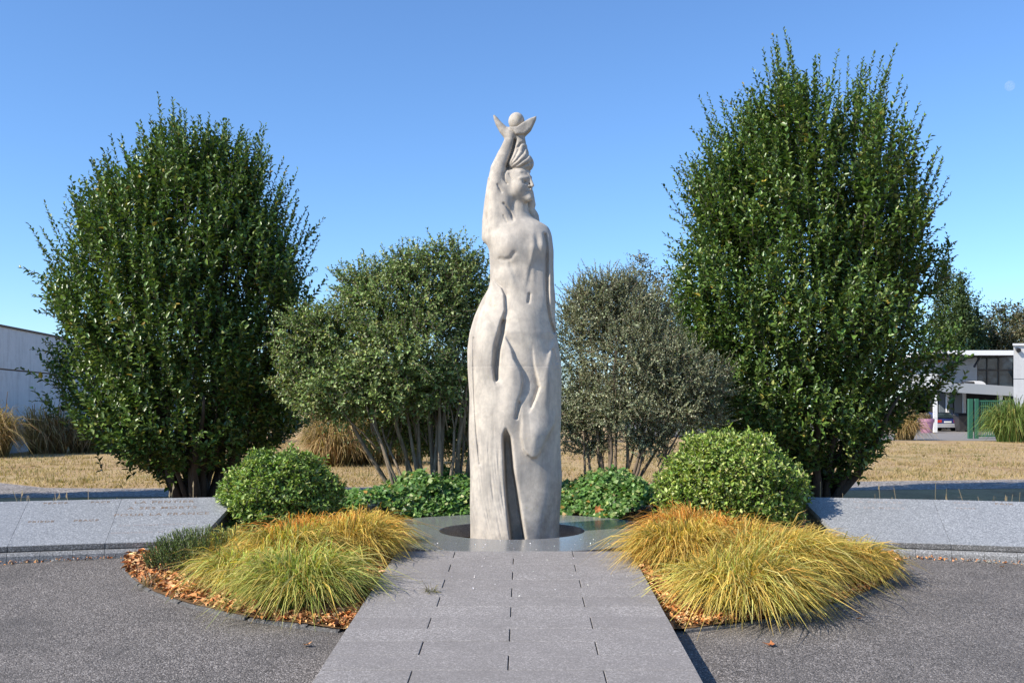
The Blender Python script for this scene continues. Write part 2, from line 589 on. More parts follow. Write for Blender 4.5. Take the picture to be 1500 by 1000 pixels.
# ------------------------------------------------------------------ memorial walls
def wall_pt(phi, rho, dz=0):
    t = (rho - RIN) / (ROUT - RIN)
    return Vector((rho * math.sin(phi), WC + rho * math.cos(phi), LIPZ + t * RISE + dz))
LIPZ, RISE = .02, .345
def text_mesh(txt, size):
    cu = bpy.data.curves.new('inscription', 'FONT')
    cu.body = txt; cu.size = size; cu.align_x = 'CENTER'; cu.align_y = 'CENTER'; cu.space_character = 1.25
    cu.offset = .0012
    cu.extrude = .0015
    o = bpy.data.objects.new('tmp', cu)
    COL.objects.link(o)
    dg = bpy.context.evaluated_depsgraph_get()
    me = bpy.data.meshes.new_from_object(o.evaluated_get(dg))
    bpy.data.objects.remove(o); bpy.data.curves.remove(cu)
    me.name = 'inscription'
    return me
def wall(side, joints, end_in, end_out, label, texts):
    e = empty('memorial_wall', (0, WC, 0), label, 'memorial wall')
    inv = Vector((0, -WC, 0))
    bounds = [None] + joints
    for k in range(len(bounds) - 1):
        a_in = (end_in if k == 0 else bounds[k]) * 1.0
        a_out = (end_out if k == 0 else bounds[k])
        b = bounds[k + 1]
        g_ = .0001
        n = 5
        mb = MB()
        lo = []; hi = []
        for i in range(n + 1):
            t = i / n
            pi_ = a_in + (b - a_in) * t; po = a_out + (b - a_out) * t
            if i == 0 and k: pi_ += g_; po += g_
            if i == n: pi_ -= g_; po -= g_
            pi_ *= side; po *= side
            base = [wall_pt(pi_, RIN, -.05), wall_pt(pi_, RIN, 0), wall_pt(po, ROUT, 0), wall_pt(po, ROUT, -.05)]
            mb.v += [tuple(p + inv) for p in base]
        for i in range(n):
            for j in range(4):
                q = (4 * i + j, 4 * i + (j + 1) % 4, 4 * (i + 1) + (j + 1) % 4, 4 * (i + 1) + j)
                mb.f.append(q if side < 0 else q[::-1])
        q = (0, 1, 2, 3); mb.f.append(q[::-1] if side < 0 else q)
        q = tuple(4 * n + j for j in range(4)); mb.f.append(q if side < 0 else q[::-1])
        mb.build('panel', M['panel'], e)
        mb = MB()
        for i in range(n + 1):
            p_ = (a_in + .0003 + (b - a_in - .0006) * i / n) * side
            for rho, z in ((RIN - .012, LIPZ - .052), (RIN - .012, LIPZ - .004), (RIN - .001, LIPZ - .002), (RIN - .001, LIPZ - .052)):
                mb.v.append((rho * math.sin(p_), rho * math.cos(p_), z))
        for i in range(n):
            for j in range(4):
                mb.f.append((4 * i + j, 4 * i + (j + 1) % 4, 4 * (i + 1) + (j + 1) % 4, 4 * (i + 1) + j))
        mb.f.append((0, 1, 2, 3)); mb.f.append(tuple(4 * n + j for j in range(4)))
        mb.build('rough_lip', M['lip'], e)
        # supporting body
        mb = MB()
        for i in range(n + 1):
            t = i / n
            pi_ = (a_in + .004 + (b - a_in - .004) * t) * side; po = (a_out + .004 + (b - a_out - .004) * t) * side
            for p in (wall_pt(pi_, RIN + .03, -.4), wall_pt(pi_, RIN + .03, -.051), wall_pt(po, ROUT - .03, -.051), wall_pt(po, ROUT - .03, -.8)):
                mb.v.append(tuple(p + inv))
        for i in range(n):
            for j in range(4):
                mb.f.append((4 * i + j, 4 * i + (j + 1) % 4, 4 * (i + 1) + (j + 1) % 4, 4 * (i + 1) + j))
        mb.f.append((0, 1, 2, 3)); mb.f.append(tuple(4 * n + j for j in range(4)))
        mb.build('wall_core', M['plinth'], e)
        # plinth kerb blocks
        for h in range(3):
            pa = (a_in + (b - a_in) * (h / 3) + .00012); pb = (a_in + (b - a_in) * ((h + 1) / 3) - .00012)
            mb = MB()
            for p_ in (pa, pb):
                for rho, z in ((RIN - .05, -.3), (RIN - .05, LIPZ - .1), (RIN - .03, LIPZ - .066), (RIN + .029, LIPZ - .056), (RIN + .029, -.3)):
                    mb.v.append((rho * math.sin(p_ * side), rho * math.cos(p_ * side), z))
            for j in range(5):
                mb.f.append((j, (j + 1) % 5, 5 + (j + 1) % 5, 5 + j))
            mb.f.append((0, 1, 2, 3, 4)); mb.f.append((9, 8, 7, 6, 5))
            mb.build('plinth_block', M['plinth'], e)
    sl = math.atan2(RISE, ROUT - RIN)
    for txt, phi, t, size, mk in texts:
        me = text_mesh(txt, size)
        phi *= side
        p = wall_pt(phi, RIN + t * (ROUT - RIN), .0005) + inv
        e1 = Vector((math.cos(phi), -math.sin(phi), 0)); up = Vector((math.sin(phi) * math.cos(sl), math.cos(phi) * math.cos(sl), math.sin(sl)))
        m4 = Matrix((e1, up, e1.cross(up))).transposed().to_4x4(); m4.translation = p
        o = link('inscription', me, M[mk], e)
        o.matrix_local = m4
LJ = [.250, .304, .358, .412, .466]
RJ = [.268, .322, .376, .430]
wall(-1, LJ, .196, .178, 'grey granite memorial wall sloping back at left, large engraved lettering beside the clipped bush',
     [('LA PENTIER', .2235, .90, .105, 'letter'), ('A SES MORTS', .2235, .755, .105, 'letter'), ('POUR LA FRANCE', .2225, .60, .105, 'letter'),
      ('AUX VICTIMES  MORTES EN', .2235, .36, .052, 'letter_faint'), ('DEPORTATION  ET  CAPTIVITE', .2235, .2, .052, 'letter_faint'),
      ('PEACE', .288, .93, .075, 'letter'), ('PACE', .262, .93, .075, 'letter'), ('FRIEDE', .2915, .5, .07, 'letter'), ('PEACE', .266, .5, .075, 'letter'),
      ('PAIX', .326, .92, .075, 'letter'), ('PAZ', .345, .6, .075, 'letter_faint')])
wall(1, RJ, .207, .187, 'grey granite memorial wall sloping back at right, partly shaded by the large clipped bush',
     [('LA PENTIER', .2345, .90, .085, 'letter_faint'), ('A SES MORTS', .2345, .76, .075, 'letter_faint'),
      ('PACE', .284, .93, .06, 'letter_faint'), ('PEACE', .285, .80, .06, 'letter_faint'), ('PAIX', .308, .93, .075, 'letter')])

# ------------------------------------------------------------------ statue (signed distance field in photo-pixel units, 1 unit = S metres)
S = CY / F_PX
def build_statue():
    st = .95
    xs = np.arange(680, 829, st, dtype=np.float32)
    ys = np.arange(160, 822, st, dtype=np.float32)      # downwards
    ds = np.arange(-60, 56, st, dtype=np.float32)       # negative = towards the viewer
    nx, ny, nd = len(xs), len(ys), len(ds)
    X = xs[:, None, None]; Yp = ys[None, :, None]; D = ds[None, None, :]
    def ip(t, pts):
        a = np.array(pts, float)
        return np.interp(t, a[:, 0], a[:, 1]).astype(np.float32)
    def sm(t, a, b):
        k = np.clip((t - a) / (b - a), 0, 1); return k * k * (3 - 2 * k)
    # --- torso and gown as a lofted column
    xl = ip(ys, [(318, 712), (330, 709), (350, 709), (360, 714), (368, 717), (392, 717.6), (411, 718), (423, 715), (440, 705.6), (464, 695), (488, 688), (512, 685), (540, 686), (580, 687.5), (618, 686.8), (700, 688.5), (830, 689)])
    xr = ip(ys, [(318, 772), (322, 782), (326, 791), (330, 799), (336, 804), (345, 808), (368, 811), (392, 810.5), (416, 810.7), (440, 813), (464, 812.8), (488, 815.5), (512, 819.6), (536, 822.5), (560, 823), (592, 821.7), (644, 820.9), (696, 823.8), (774, 820), (830, 818)])
    bb = ip(ys, [(318, 15), (330, 25), (350, 33), (370, 35), (400, 33), (425, 33), (450, 37), (490, 43), (530, 46), (600, 47), (660, 47), (720, 48), (830, 48)])
    k_ = np.ones(9) / 9
    def smooth(a): return np.convolve(np.pad(a, 4, mode='edge'), k_, 'valid').astype(np.float32)
    xl, xr, bb = smooth(xl), smooth(xr), smooth(bb)
    cx = (xl + xr) / 2; a = (xr - xl) / 2
    x2 = (xs[:, None] - cx[None, :]); A = a[None, :]
    # relief on the front as a function of (x, y)
    XX = xs[:, None]
    ya = 600 - (600 - ys) / (1 - 39 * S / CY)     # the carved front lies nearer than the axis
    YY = ya[None, :]
    rel = np.zeros((nx, ny), np.float32)
    def win(y0, y1, f0=8, f1=8): return sm(YY, y0 - f0, y0 + f0) * (1 - sm(YY, y1 - f1, y1 + f1))
    def curve(pts): return ip(ya, [(p[1], p[0]) for p in pts])[None, :]
    def sig(t, w): return 1 / (1 + np.exp(-np.clip(t / w, -30, 30)))
    def step(pts, depth, soft, L, side=1):
        """ledge along a curve; depth given as (y, depth) pairs"""
        nonlocal rel
        s = (XX - curve(pts)) * side
        rel = rel - ip(ya, depth)[None, :] * sig(s, soft) * np.exp(-np.maximum(s, 0) / L)
    def poly_sd(poly, bx, by):
        poly = np.array(poly, np.float32)
        bx, by = np.broadcast_arrays(bx, by)
        dd = np.full(bx.shape, 1e9, np.float32); sgn = np.ones(bx.shape, np.float32)
        for i in range(len(poly)):
            pa, pb = poly[i], poly[i - 1]
            ex, ey = pb - pa
            wx, wy = bx - pa[0], by - pa[1]
            t = np.clip((wx * ex + wy * ey) / (ex * ex + ey * ey), 0, 1)
            dd = np.minimum(dd, (wx - ex * t) ** 2 + (wy - ey * t) ** 2)
            c1, c2, c3 = by >= pa[1], by < pb[1], ex * wy > ey * wx
            sgn = np.where((c1 & c2 & c3) | (~c1 & ~c2 & ~c3), -sgn, sgn)
        return sgn * np.sqrt(dd)
    def groove(pts, w, depth):
        """polyline groove with round ends"""
        nonlocal rel
        best = np.full((nx, ny), 1e9, np.float32)
        for (x0, y0), (x1, y1) in zip(pts[:-1], pts[1:]):
            vx, vy = x1 - x0, y1 - y0
            t = np.clip(((XX - x0) * vx + (YY - y0) * vy) / (vx * vx + vy * vy + 1e-6), 0, 1)
            best = np.minimum(best, (XX - x0 - t * vx) ** 2 + (YY - y0 - t * vy) ** 2)
        rel = rel - depth * np.exp(-best / (w * w))
    def bump(x, y, rx, ry, h):
        nonlocal rel
        rel = rel + h * np.exp(-((XX - x) / rx) ** 2 - ((YY - y) / ry) ** 2)
    # chest
    bump(742, 358, 18, 17, 5.5); bump(742, 386, 20, 10, -2.5); groove([(733, 377), (740, 379), (748, 377), (753, 370)], 3.2, 1.6)
    bump(793, 357, 9, 15, 6)
    step([(782, 335), (784, 347), (786, 362), (777, 390), (771, 417), (769, 435)], [(336, 0), (352, 5), (385, 5.5), (412, 3), (432, 0)], 1.6, 16)
    bump(780, 378, 4.5, 30, 2.6)
    step([(741, 372), (745, 381), (750, 398), (756, 415), (759, 425)], [(374, 0), (385, 2.4), (405, 2.4), (422, 0)], 1.4, 13)
    bump(764, 404, 8, 16, -2.2)
    groove([(775, 430), (774.5, 436), (773.5, 442)], 1.9, 3.4)
    bump(768, 462, 24, 22, 3.0)
    # hanging arm on the right, its groove
    groove([(798, 340), (800.5, 360), (800.5, 420), (801.5, 445), (806, 470), (811, 484)], 2.3, 6.0)
    bump(806, 400, 5, 60, 3)
    # cloth edge over the left hip
    step([(723, 403), (727, 412), (735, 420), (739, 430), (740, 454), (733, 476), (725, 507), (723, 536), (726, 560), (730, 580)], [(404, 0), (416, 5), (430, 7.5), (455, 8.5), (480, 10), (535, 9), (554, 5), (566, 0)], .6, 10)
    bump(712, 500, 18, 60, 4.5)
    groove([(738, 470), (736.5, 486), (730, 512), (727.5, 540), (728, 555)], 2.8, 9)
    # pointed thigh left of centre
    step([(738, 482), (741, 494), (746, 503), (750, 512), (753, 526), (760, 537), (764, 546), (765.5, 560), (763, 575), (758, 590), (753, 612)], [(486, 0), (498, 5), (528, 8.5), (568, 8.5), (590, 4), (606, 0)], .7, 12)
    bump(749, 545, 11, 32, 4); bump(745, 600, 12, 30, 3)
    groove([(760.5, 590), (759, 600), (756.5, 612)], 2.0, 4.5)
    # right thigh
    step([(780, 512), (782, 534), (786, 552), (789, 566), (784, 582), (778, 597), (772, 614)], [(500, 0), (530, 2.5), (550, 5.5), (566, 7.5), (588, 6), (606, 0)], .6, 11, -1)
    groove([(788.5, 567), (783, 584), (778, 596)], 1.5, 2.0)
    step([(812, 480), (811, 489), (806, 505), (800, 530), (796, 550)], [(486, 0), (496, 4), (515, 4.5), (548, 0)], 1.5, 15, -1)
    groove([(809, 512), (812, 520), (814, 530)], 2, 2.5)
    bump(801, 560, 12, 42, 5.5)
    # knee teardrop: everything below it sits back
    sd_k = poly_sd([(768, 575), (764, 600), (763, 640), (766, 656), (771, 665), (778, 670), (785, 669), (790, 662), (800, 641), (811, 622), (816, 598), (816, 570), (795, 556)], XX, YY)
    rel += 7.5 * sig(-sd_k, .7) * sm(YY, 592, 642)
    bump(781, 646, 12, 24, 4.5)
    bump(772, 722, 20, 45, -3.0)
    step([(812, 650), (810, 690), (806, 738), (793, 790)], [(655, 0), (690, 4.5), (740, 6), (790, 5)], 2.4, 18)
    # deep slot between cloth and leg
    lo = curve([(741, 625), (738, 636), (740.6, 696), (743, 735), (749, 790), (751, 820)])
    hi = curve([(742, 625), (747, 639), (751, 686), (757.5, 727), (767, 787), (771, 820)])
    rel -= 50 * sig(XX - lo, .7) * sig(hi - XX, .9) * sm(YY, 622, 660)
    # long line down the left cloth and the fan of chisel lines
    groove([(694.5, 494), (694.5, 540), (696, 590), (699, 635), (704, 680)], 1.4, 2.4)
    for i in range(15):
        x0 = 686 + 3.5 * i + .8 * math.sin(i * 3.3); y0 = 690 - 16 * min(i, 4) + 14 * math.sin(i * 2.1)
        p_ = [(x0 + u * 1.5 + 24 * u ** 2.3, y0 + (806 - y0) * u) for u in np.linspace(0, 1, 9)]
        old = rel; rel = np.zeros_like(rel)
        groove(p_, .9, .85 + .35 * math.sin(i * 1.7))
        rel = old + rel * (.55 + .45 * np.sin(YY * .11 + i * 1.3)) * sm(YY, y0 - 5, y0 + 40)
    rel -= .3 * np.exp(-((YY - 536.2) / .7) ** 2) * (XX > 690)
    # unevenness of the hand-cut stone
    for _ in range(26):
        fx, fy, p = rng.uniform(.02, .11), rng.uniform(.012, .07), rng.uniform(0, 6.28)
        rel += .22 * np.sin(XX * fx + YY * fy * rng.choice([-1, 1]) + p)
    # body sdf
    b3 = bb[None, :, None]; a3 = A[:, :, None]; xc3 = x2[:, :, None]
    k0 = np.sqrt((xc3 / a3) ** 2 + (D / b3) ** 2 + 1e-9)
    k1 = np.sqrt((xc3 / a3 ** 2) ** 2 + (D / b3 ** 2) ** 2 + 1e-12)
    d = (k0 * (k0 - 1) / k1).astype(np.float32)
    del k0, k1
    # front mask: relief fades towards the silhouette and the back
    fm = 1 - sm(D, -14, 10)
    d -= rel[:, :, None] * fm
    # shoulder cap
    d = np.maximum(d, (322 - Yp) * .9 + 0 * d)
    full = d
    def put(fn, box, k=3.0, op='add'):
        (x0, x1), (y0, y1), (z0, z1) = box
        i0, i1 = np.searchsorted(xs, [x0, x1]); j0, j1 = np.searchsorted(ys, [y0, y1]); l0, l1 = np.searchsorted(ds, [z0, z1])
        sl = (slice(i0, i1), slice(j0, j1), slice(l0, l1))
        e = fn(xs[i0:i1, None, None], ys[None, j0:j1, None], ds[None, None, l0:l1])
        c = full[sl]
        if op == 'add':
            h = np.clip(.5 + .5 * (c - e) / k, 0, 1)
            full[sl] = c * (1 - h) + e * h - k * h * (1 - h)
        else:
            e = -e
            h = np.clip(.5 - .5 * (c - e) / k, 0, 1)
            full[sl] = c * (1 - h) + e * h + k * h * (1 - h)
    def cap(p, q, r0, r1, k=3., op='add'):
        p = np.array(p, np.float32); q = np.array(q, np.float32); v = q - p; vv = float(v @ v) + 1e-6
        def fn(x, y, z):
            t = np.clip(((x - p[0]) * v[0] + (y - p[1]) * v[1] + (z - p[2]) * v[2]) / vv, 0, 1)
            return np.sqrt((x - p[0] - t * v[0]) ** 2 + (y - p[1] - t * v[1]) ** 2 + (z - p[2] - t * v[2]) ** 2) - (r0 + (r1 - r0) * t)
        m = max(r0, r1) + k + 3
        put(fn, [(min(p[i], q[i]) - m, max(p[i], q[i]) + m) for i in range(3)], k, op)
    def chain(pts, k=3.):
        P_ = np.array(pts, np.float32)
        def fn(x, y, z):
            best = None
            for p, q in zip(P_[:-1], P_[1:]):
                v = q[:3] - p[:3]; vv = float(v @ v) + 1e-6
                t = np.clip(((x - p[0]) * v[0] + (y - p[1]) * v[1] + (z - p[2]) * v[2]) / vv, 0, 1)
                e = np.sqrt((x - p[0] - t * v[0]) ** 2 + (y - p[1] - t * v[1]) ** 2 + (z - p[2] - t * v[2]) ** 2) - (p[3] + (q[3] - p[3]) * t)
                best = e if best is None else np.minimum(best, e)
            return best
        m = P_[:, 3].max() + k + 3
        put(fn, [(P_[:, i].min() - m, P_[:, i].max() + m) for i in range(3)], k)
    def ell(c, r, k=3., op='add', rot=0.):
        cr, sr = math.cos(rot), math.sin(rot)
        def fn(x, y, z):
            u, w, v = (x - c[0]), (z - c[2]), (y - c[1])
            u2 = u * cr + w * sr; w2 = -u * sr + w * cr
            k0 = np.sqrt((u2 / r[0]) ** 2 + (v / r[1]) ** 2 + (w2 / r[2]) ** 2 + 1e-9)
            k1 = np.sqrt((u2 / r[0] ** 2) ** 2 + (v / r[1] ** 2) ** 2 + (w2 / r[2] ** 2) ** 2 + 1e-12)
            return k0 * (k0 - 1) / k1
        m = max(r) + k + 3
        put(fn, [(c[i] - m, c[i] + m) for i in range(3)], k, op)
    # neck and shoulders
    cap((759, 342, 0), (758, 292, 0), 20, 14.0, 9)
    cap((734, 340, -6), (757, 322, -2), 12, 9, 8)
    cap((792, 340, 2), (768, 324, 0), 11, 10, 8)
    # head, turned to the viewer's right
    hc = np.array([757., 270., -3.])
    al = R(56)
    Fv = np.array([math.sin(al), 0, -math.cos(al)]); Sv = np.array([-math.cos(al), 0, -math.sin(al)])
    def H(f, s, y):
        p = hc * [1, 0, 1] + Fv * f + Sv * s
        p[1] = 600 - (600 - y) * (1 + p[2] * S / CY)
        return tuple(p)
    ell(tuple(hc), (22.5, 28, 19), 3, rot=-(math.pi / 2 - al))
    cap(H(14.5, 0, 287), H(2, 8.5, 283), 7, 9, 7)      # jaw
    cap(H(14.5, 0, 287), H(2, -8.5, 283), 7, 9, 7)
    ell(H(10.5, 8.5, 275), (9, 10, 9), 6)               # cheek
    ell(H(10.5, -8.5, 275), (9, 10, 9), 6)
    for m_ in (1, -1):
        cap(H(14.8, 14 * m_, 261.5), H(21.0, 4 * m_, 260), 1.7, 2.3, 3)    # brow
        ell(H(20.3, 8.8 * m_, 266.8), (3.8, 2.7, 4.6), 2.0, 'sub', -(math.pi / 2 - al))
        ell(H(15.4, 9.8 * m_, 267), (3.0, 2.3, 4.0), .6, 'add', -(math.pi / 2 - al))    # eyeball
        cap(H(18.6, 6.2 * m_, 264.6), H(15.4, 13.4 * m_, 265.8), .8, .6, .9)   # lids
        cap(H(18.2, 6.4 * m_, 269.2), H(15.4, 13.0 * m_, 268.7), .6, .5, .9)
    cap(H(20.4, 0, 256), H(27.6, 0, 271.8), 2.2, 2.3, 2.0)        # nose
    ell(H(23.2, 2.2, 272.6), (2.2, 1.7, 2.0), 1.6)
    ell(H(23.2, -2.2, 272.6), (2.2, 1.7, 2.0), 1.6)
    cap(H(21.6, 0, 284), H(21.6, 0, 290.0), 3.2, 5.2, 4)          # chin
    cap(H(23.8, 0, 278.0), H(19.8, 5.4, 279.4), 1.8, 1.0, 1.5)
    cap(H(23.8, 0, 278.0), H(19.8, -5.4, 279.4), 1.8, 1.0, 1.5)
    cap(H(23.4, 0, 282.4), H(19.6, 4.6, 281.4), 2.0, 1.0, 1.5)
    cap(H(23.4, 0, 282.4), H(19.6, -4.6, 281.4), 2.0, 1.0, 1.5)
    cap(H(26.2, 0, 280.2), H(20.0, 6.4, 280.6), .9, .6, .7, 'sub')
    cap(H(22.0, 0, 286.2), H(19.5, 4.0, 286), 1.2, .8, 1.5, 'sub')
    cap(H(24.5, 2.0, 273.9), H(22.5, 2.2, 273.6), .9, .8, .6, 'sub')
    cap(H(26.2, 0, 280.2), H(20.0, -6.4, 280.6), .9, .6, .7, 'sub')
    # hair round the near ear, flowing to the shoulder
    ell((746, 266, 0), (10, 22, 17), 2.5)
    chain([(741, 258, -7, 9), (739, 280, -9, 11), (738, 300, -9, 13), (740, 320, -9, 13)], 6)
    chain([(746, 252, 4, 9), (752, 228, 4, 8), (757, 204, 2, 7)], 3)
    # hair falling behind the far side of the neck
    chain([(774, 280, 14, 8), (778, 297, 13, 7), (776, 304, 13, 7), (782, 312, 13, 6.5), (784, 328, 11, 7)], 3)
    cap((787, 314, 12), (787, 322, 12), 2, 3, 3)
    # raised arm with the veil hanging behind it
    chain([(717, 346, 6, 11.5), (716.5, 322, 8, 10.5), (718, 292, 8, 8.5), (722, 262, 8, 8)], 4)
    chain([(728, 336, -8, 14), (727, 300, -7, 13.5), (727.5, 272, -7, 13.5), (731, 250, -7, 12.5), (737, 233, -7, 10.5), (743, 219, -7, 9), (747.5, 206, -6, 8), (747.5, 196, -5, 8.5)], 4)
    # head cloth
    ell((761, 240.5, -3), (21, 15.5, 19.5), 1.2)
    chain([(761, 232, -3, 16), (761, 218, -3, 11.5), (761, 206, -3, 8.5), (760, 198, -3, 8)], 4)
    cap((745, 250.5, -13), (762, 257.0, -19.5), 1.6, 1.9, 2.0)
    cap((762, 257.0, -19.5), (776, 254, -9), 1.9, 1.5, 2.0)
    # thumb, cupped hand
    chain([(747, 201, -5, 8.5), (737.5, 192, -5, 6.5), (730.5, 183, -5, 4.6), (726.5, 176, -5, 3.2), (724, 171.5, -5, 1.7)], 2.5)
    poly = np.array([(746, 190), (757, 189.5), (767, 182), (776, 176.5), (786, 172.6), (785, 176), (780, 187), (777.5, 191.5), (769, 199.5), (756, 201)], np.float32)
    def fpoly(x, y, z):
        # fingers fan out in depth towards their tips
        s2 = poly_sd(poly, x[:, :, 0], y[:, :, 0])[:, :, None]
        half = np.clip(13 - .16 * (x - 757), 7, 13)
        dz = np.abs(z + 3) - half
        q = np.sqrt(np.maximum(s2 + 2, 0) ** 2 + np.maximum(dz + 2, 0) ** 2) + np.minimum(np.maximum(s2 + 2, dz + 2), 0) - 2
        return q
    put(fpoly, [(738, 792), (166, 206), (-24, 20)], 2.0)
    for zf in (-8.5, -2.5, 3.5):
        cap((764, 186, zf), (786, 173, zf), .9, .6, .8, 'sub')
    # carved folds and hair lines on the near side of the upper figure
    rel = np.zeros((nx, ny), np.float32)
    ya = 600 - (600 - ys) / (1 - 17 * S / CY); YY = ya[None, :]
    groove([(754.5, 203), (752.5, 214), (748.5, 228), (742.5, 243)], 1.9, 6)
    groove([(743, 246), (754, 232), (759, 220), (762, 209)], 1.5, 2.0)
    groove([(744, 246), (757, 236), (766, 224), (769, 213)], 1.6, 2.4)
    groove([(745, 247), (759, 241), (770, 232), (775, 223)], 1.6, 2.4)
    groove([(746, 247), (762, 245), (773, 240), (779, 235)], 1.5, 2.2)
    groove([(757, 216), (762, 210), (769, 207)], 1.4, 2.0)
    groove([(742, 247), (738, 256), (739, 263), (743, 269)], 1.5, 2.6)
    groove([(746, 255), (749, 261), (752, 265)], 1.2, 1.4)
    groove([(729, 271), (732, 277), (735, 282)], 1.3, 1.8)
    groove([(738, 299), (742, 303), (747, 310), (752, 323)], 1.6, 2.4)
    groove([(738, 317), (743, 327)], 1.3, 1.2)
    groove([(716, 262), (715, 290), (713, 330)], 1.5, 1.6)
    j1 = np.searchsorted(ys, 345)
    full[:, :j1, :] -= (rel[:, :j1])[:, :, None] * (1 - sm(D, -8, 4))
    # -------- surface nets
    f = full
    ins = f < 0
    c8 = [ins[i:nx - 1 + i, j:ny - 1 + j, l:nd - 1 + l] for i in (0, 1) for j in (0, 1) for l in (0, 1)]
    cnt = np.zeros(c8[0].shape, np.int8)
    for c in c8: cnt += c
    cells = np.argwhere((cnt > 0) & (cnt < 8))
    idx = np.full(cnt.shape, -1, np.int32)
    idx[cells[:, 0], cells[:, 1], cells[:, 2]] = np.arange(len(cells))
    off = np.array([(i, j, l) for i in (0, 1) for j in (0, 1) for l in (0, 1)])
    val = np.stack([f[cells[:, 0] + o[0], cells[:, 1] + o[1], cells[:, 2] + o[2]] for o in off], 1)
    acc = np.zeros((len(cells), 3)); num = np.zeros(len(cells))
    for p in range(8):
        for q in range(p + 1, 8):
            if np.abs(off[p] - off[q]).sum() != 1: continue
            va, vb = val[:, p], val[:, q]
            m = (va < 0) != (vb < 0)
            t = va / np.where(m, va - vb, 1)
            pos = off[p] + t[:, None] * (off[q] - off[p])
            acc[m] += pos[m]; num[m] += 1
    P = cells + acc / num[:, None]
    V = np.stack([(xs[0] + P[:, 0] * st - 755) * S, (ds[0] + P[:, 2] * st) * S, CAMZ + (600 - (ys[0] + P[:, 1] * st)) * S], 1)
    quads = []
    for ax in range(3):
        lo_ = [slice(None)] * 3; hi_ = [slice(None)] * 3
        lo_[ax] = slice(0, -1); hi_[ax] = slice(1, None)
        ch = ins[tuple(lo_)] != ins[tuple(hi_)]
        e = np.argwhere(ch)
        b, c = [(1, 2), (2, 0), (0, 1)][ax]
        ok = (e[:, b] > 0) & (e[:, c] > 0) & (e[:, b] < ins.shape[b] - 1) & (e[:, c] < ins.shape[c] - 1)
        e = e[ok]
        def I(db, dc):
            q = e.copy(); q[:, b] += db; q[:, c] += dc
            return idx[q[:, 0], q[:, 1], q[:, 2]]
        q4 = np.stack([I(-1, -1), I(0, -1), I(0, 0), I(-1, 0)], 1)
        fl = ins[e[:, 0], e[:, 1], e[:, 2]]
        q4[fl] = q4[fl][:, ::-1]
        quads.append(q4)
    Q = np.concatenate(quads)
    Q = Q[(Q >= 0).all(1)]
    me = np_mesh('stone_statue', V, [Q], smooth=True)
    return me

st_me = build_statue()
statue = link('stone_statue', st_me, M['stone'])
import bmesh
_bm = bmesh.new(); _bm.from_mesh(st_me)
bmesh.ops.recalc_face_normals(_bm, faces=_bm.faces)
bmesh.ops.smooth_vert(_bm, verts=_bm.verts, factor=.35, use_axis_x=True, use_axis_y=True, use_axis_z=True)
_bm.to_mesh(st_me); _bm.free()
statue.location = ((755 - 750) / F_PX * CY, CY, 0)
tag(statue, 'tall pale stone statue of a veiled woman raising one arm with an orb', 'statue')
bm = bmesh.new(); bmesh.ops.create_uvsphere(bm, u_segments=40, v_segments=24, radius=12.2 * S)
orb_me = bpy.data.meshes.new('orb'); bm.to_mesh(orb_me); bm.free()
orb = link('orb', orb_me, M['stone'], statue, ((756.5 - 755) * S, 2 * S, CAMZ + (600 - 177.5) * S), True)
orb.scale = (.97, 1, 1.06)

# ------------------------------------------------------------------ foliage generators
def perp(d):
    ref = np.where(np.abs(d[:, 2:3]) < .9, np.array([[0, 0, 1.]]), np.array([[1., 0, 0]]))
    a = norm(np.cross(d, ref))
    return a, np.cross(d, a)

def leaf_arrays(P, D, N, L, W, tint, fold=.25, curl=.12, simple=False):
    D = norm(D); Sx = norm(np.cross(D, N)); N = np.cross(Sx, D)
    L = L[:, None]; W = W[:, None]
    up = N * W * fold
    if simple:                       # two folded triangles for small and far leaves
        v = np.stack([P, P + D * L * .45 + Sx * W * .62 + up, P + D * L - N * L * curl, P + D * L * .45 - Sx * W * .62 + up], 1).reshape(-1, 3)
        b = (np.arange(len(P)) * 4)[:, None]
        return v, np.concatenate([b + np.array([[0, 1, 2]]), b + np.array([[0, 2, 3]])]), np.repeat(tint, 4, 0)
    v = np.stack([P, P + D * L * .3 + Sx * W * .5 + up, P + D * L * .68 + Sx * W * .4 + up * .8 - N * L * curl * .4, P + D * L - N * L * curl,
                  P + D * L * .68 - Sx * W * .4 + up * .8 - N * L * curl * .4, P + D * L * .3 - Sx * W * .5 + up], 1).reshape(-1, 3)
    b = (np.arange(len(P)) * 6)[:, None]
    q = np.concatenate([b + np.array([[0, 1, 2, 3]]), b + np.array([[0, 3, 4, 5]])])
    return v, q, np.repeat(tint, 6, 0)

def vary(n, cols, wts, jit=.18):
    cols = np.array(cols, float)
    k = rng.choice(len(cols), n, p=np.array(wts) / sum(wts))
    c = cols[k] * (1 + rng.normal(0, jit, (n, 1))) * (1 + rng.normal(0, .05, (n, 3)))
    return np.clip(c, .004, 1)

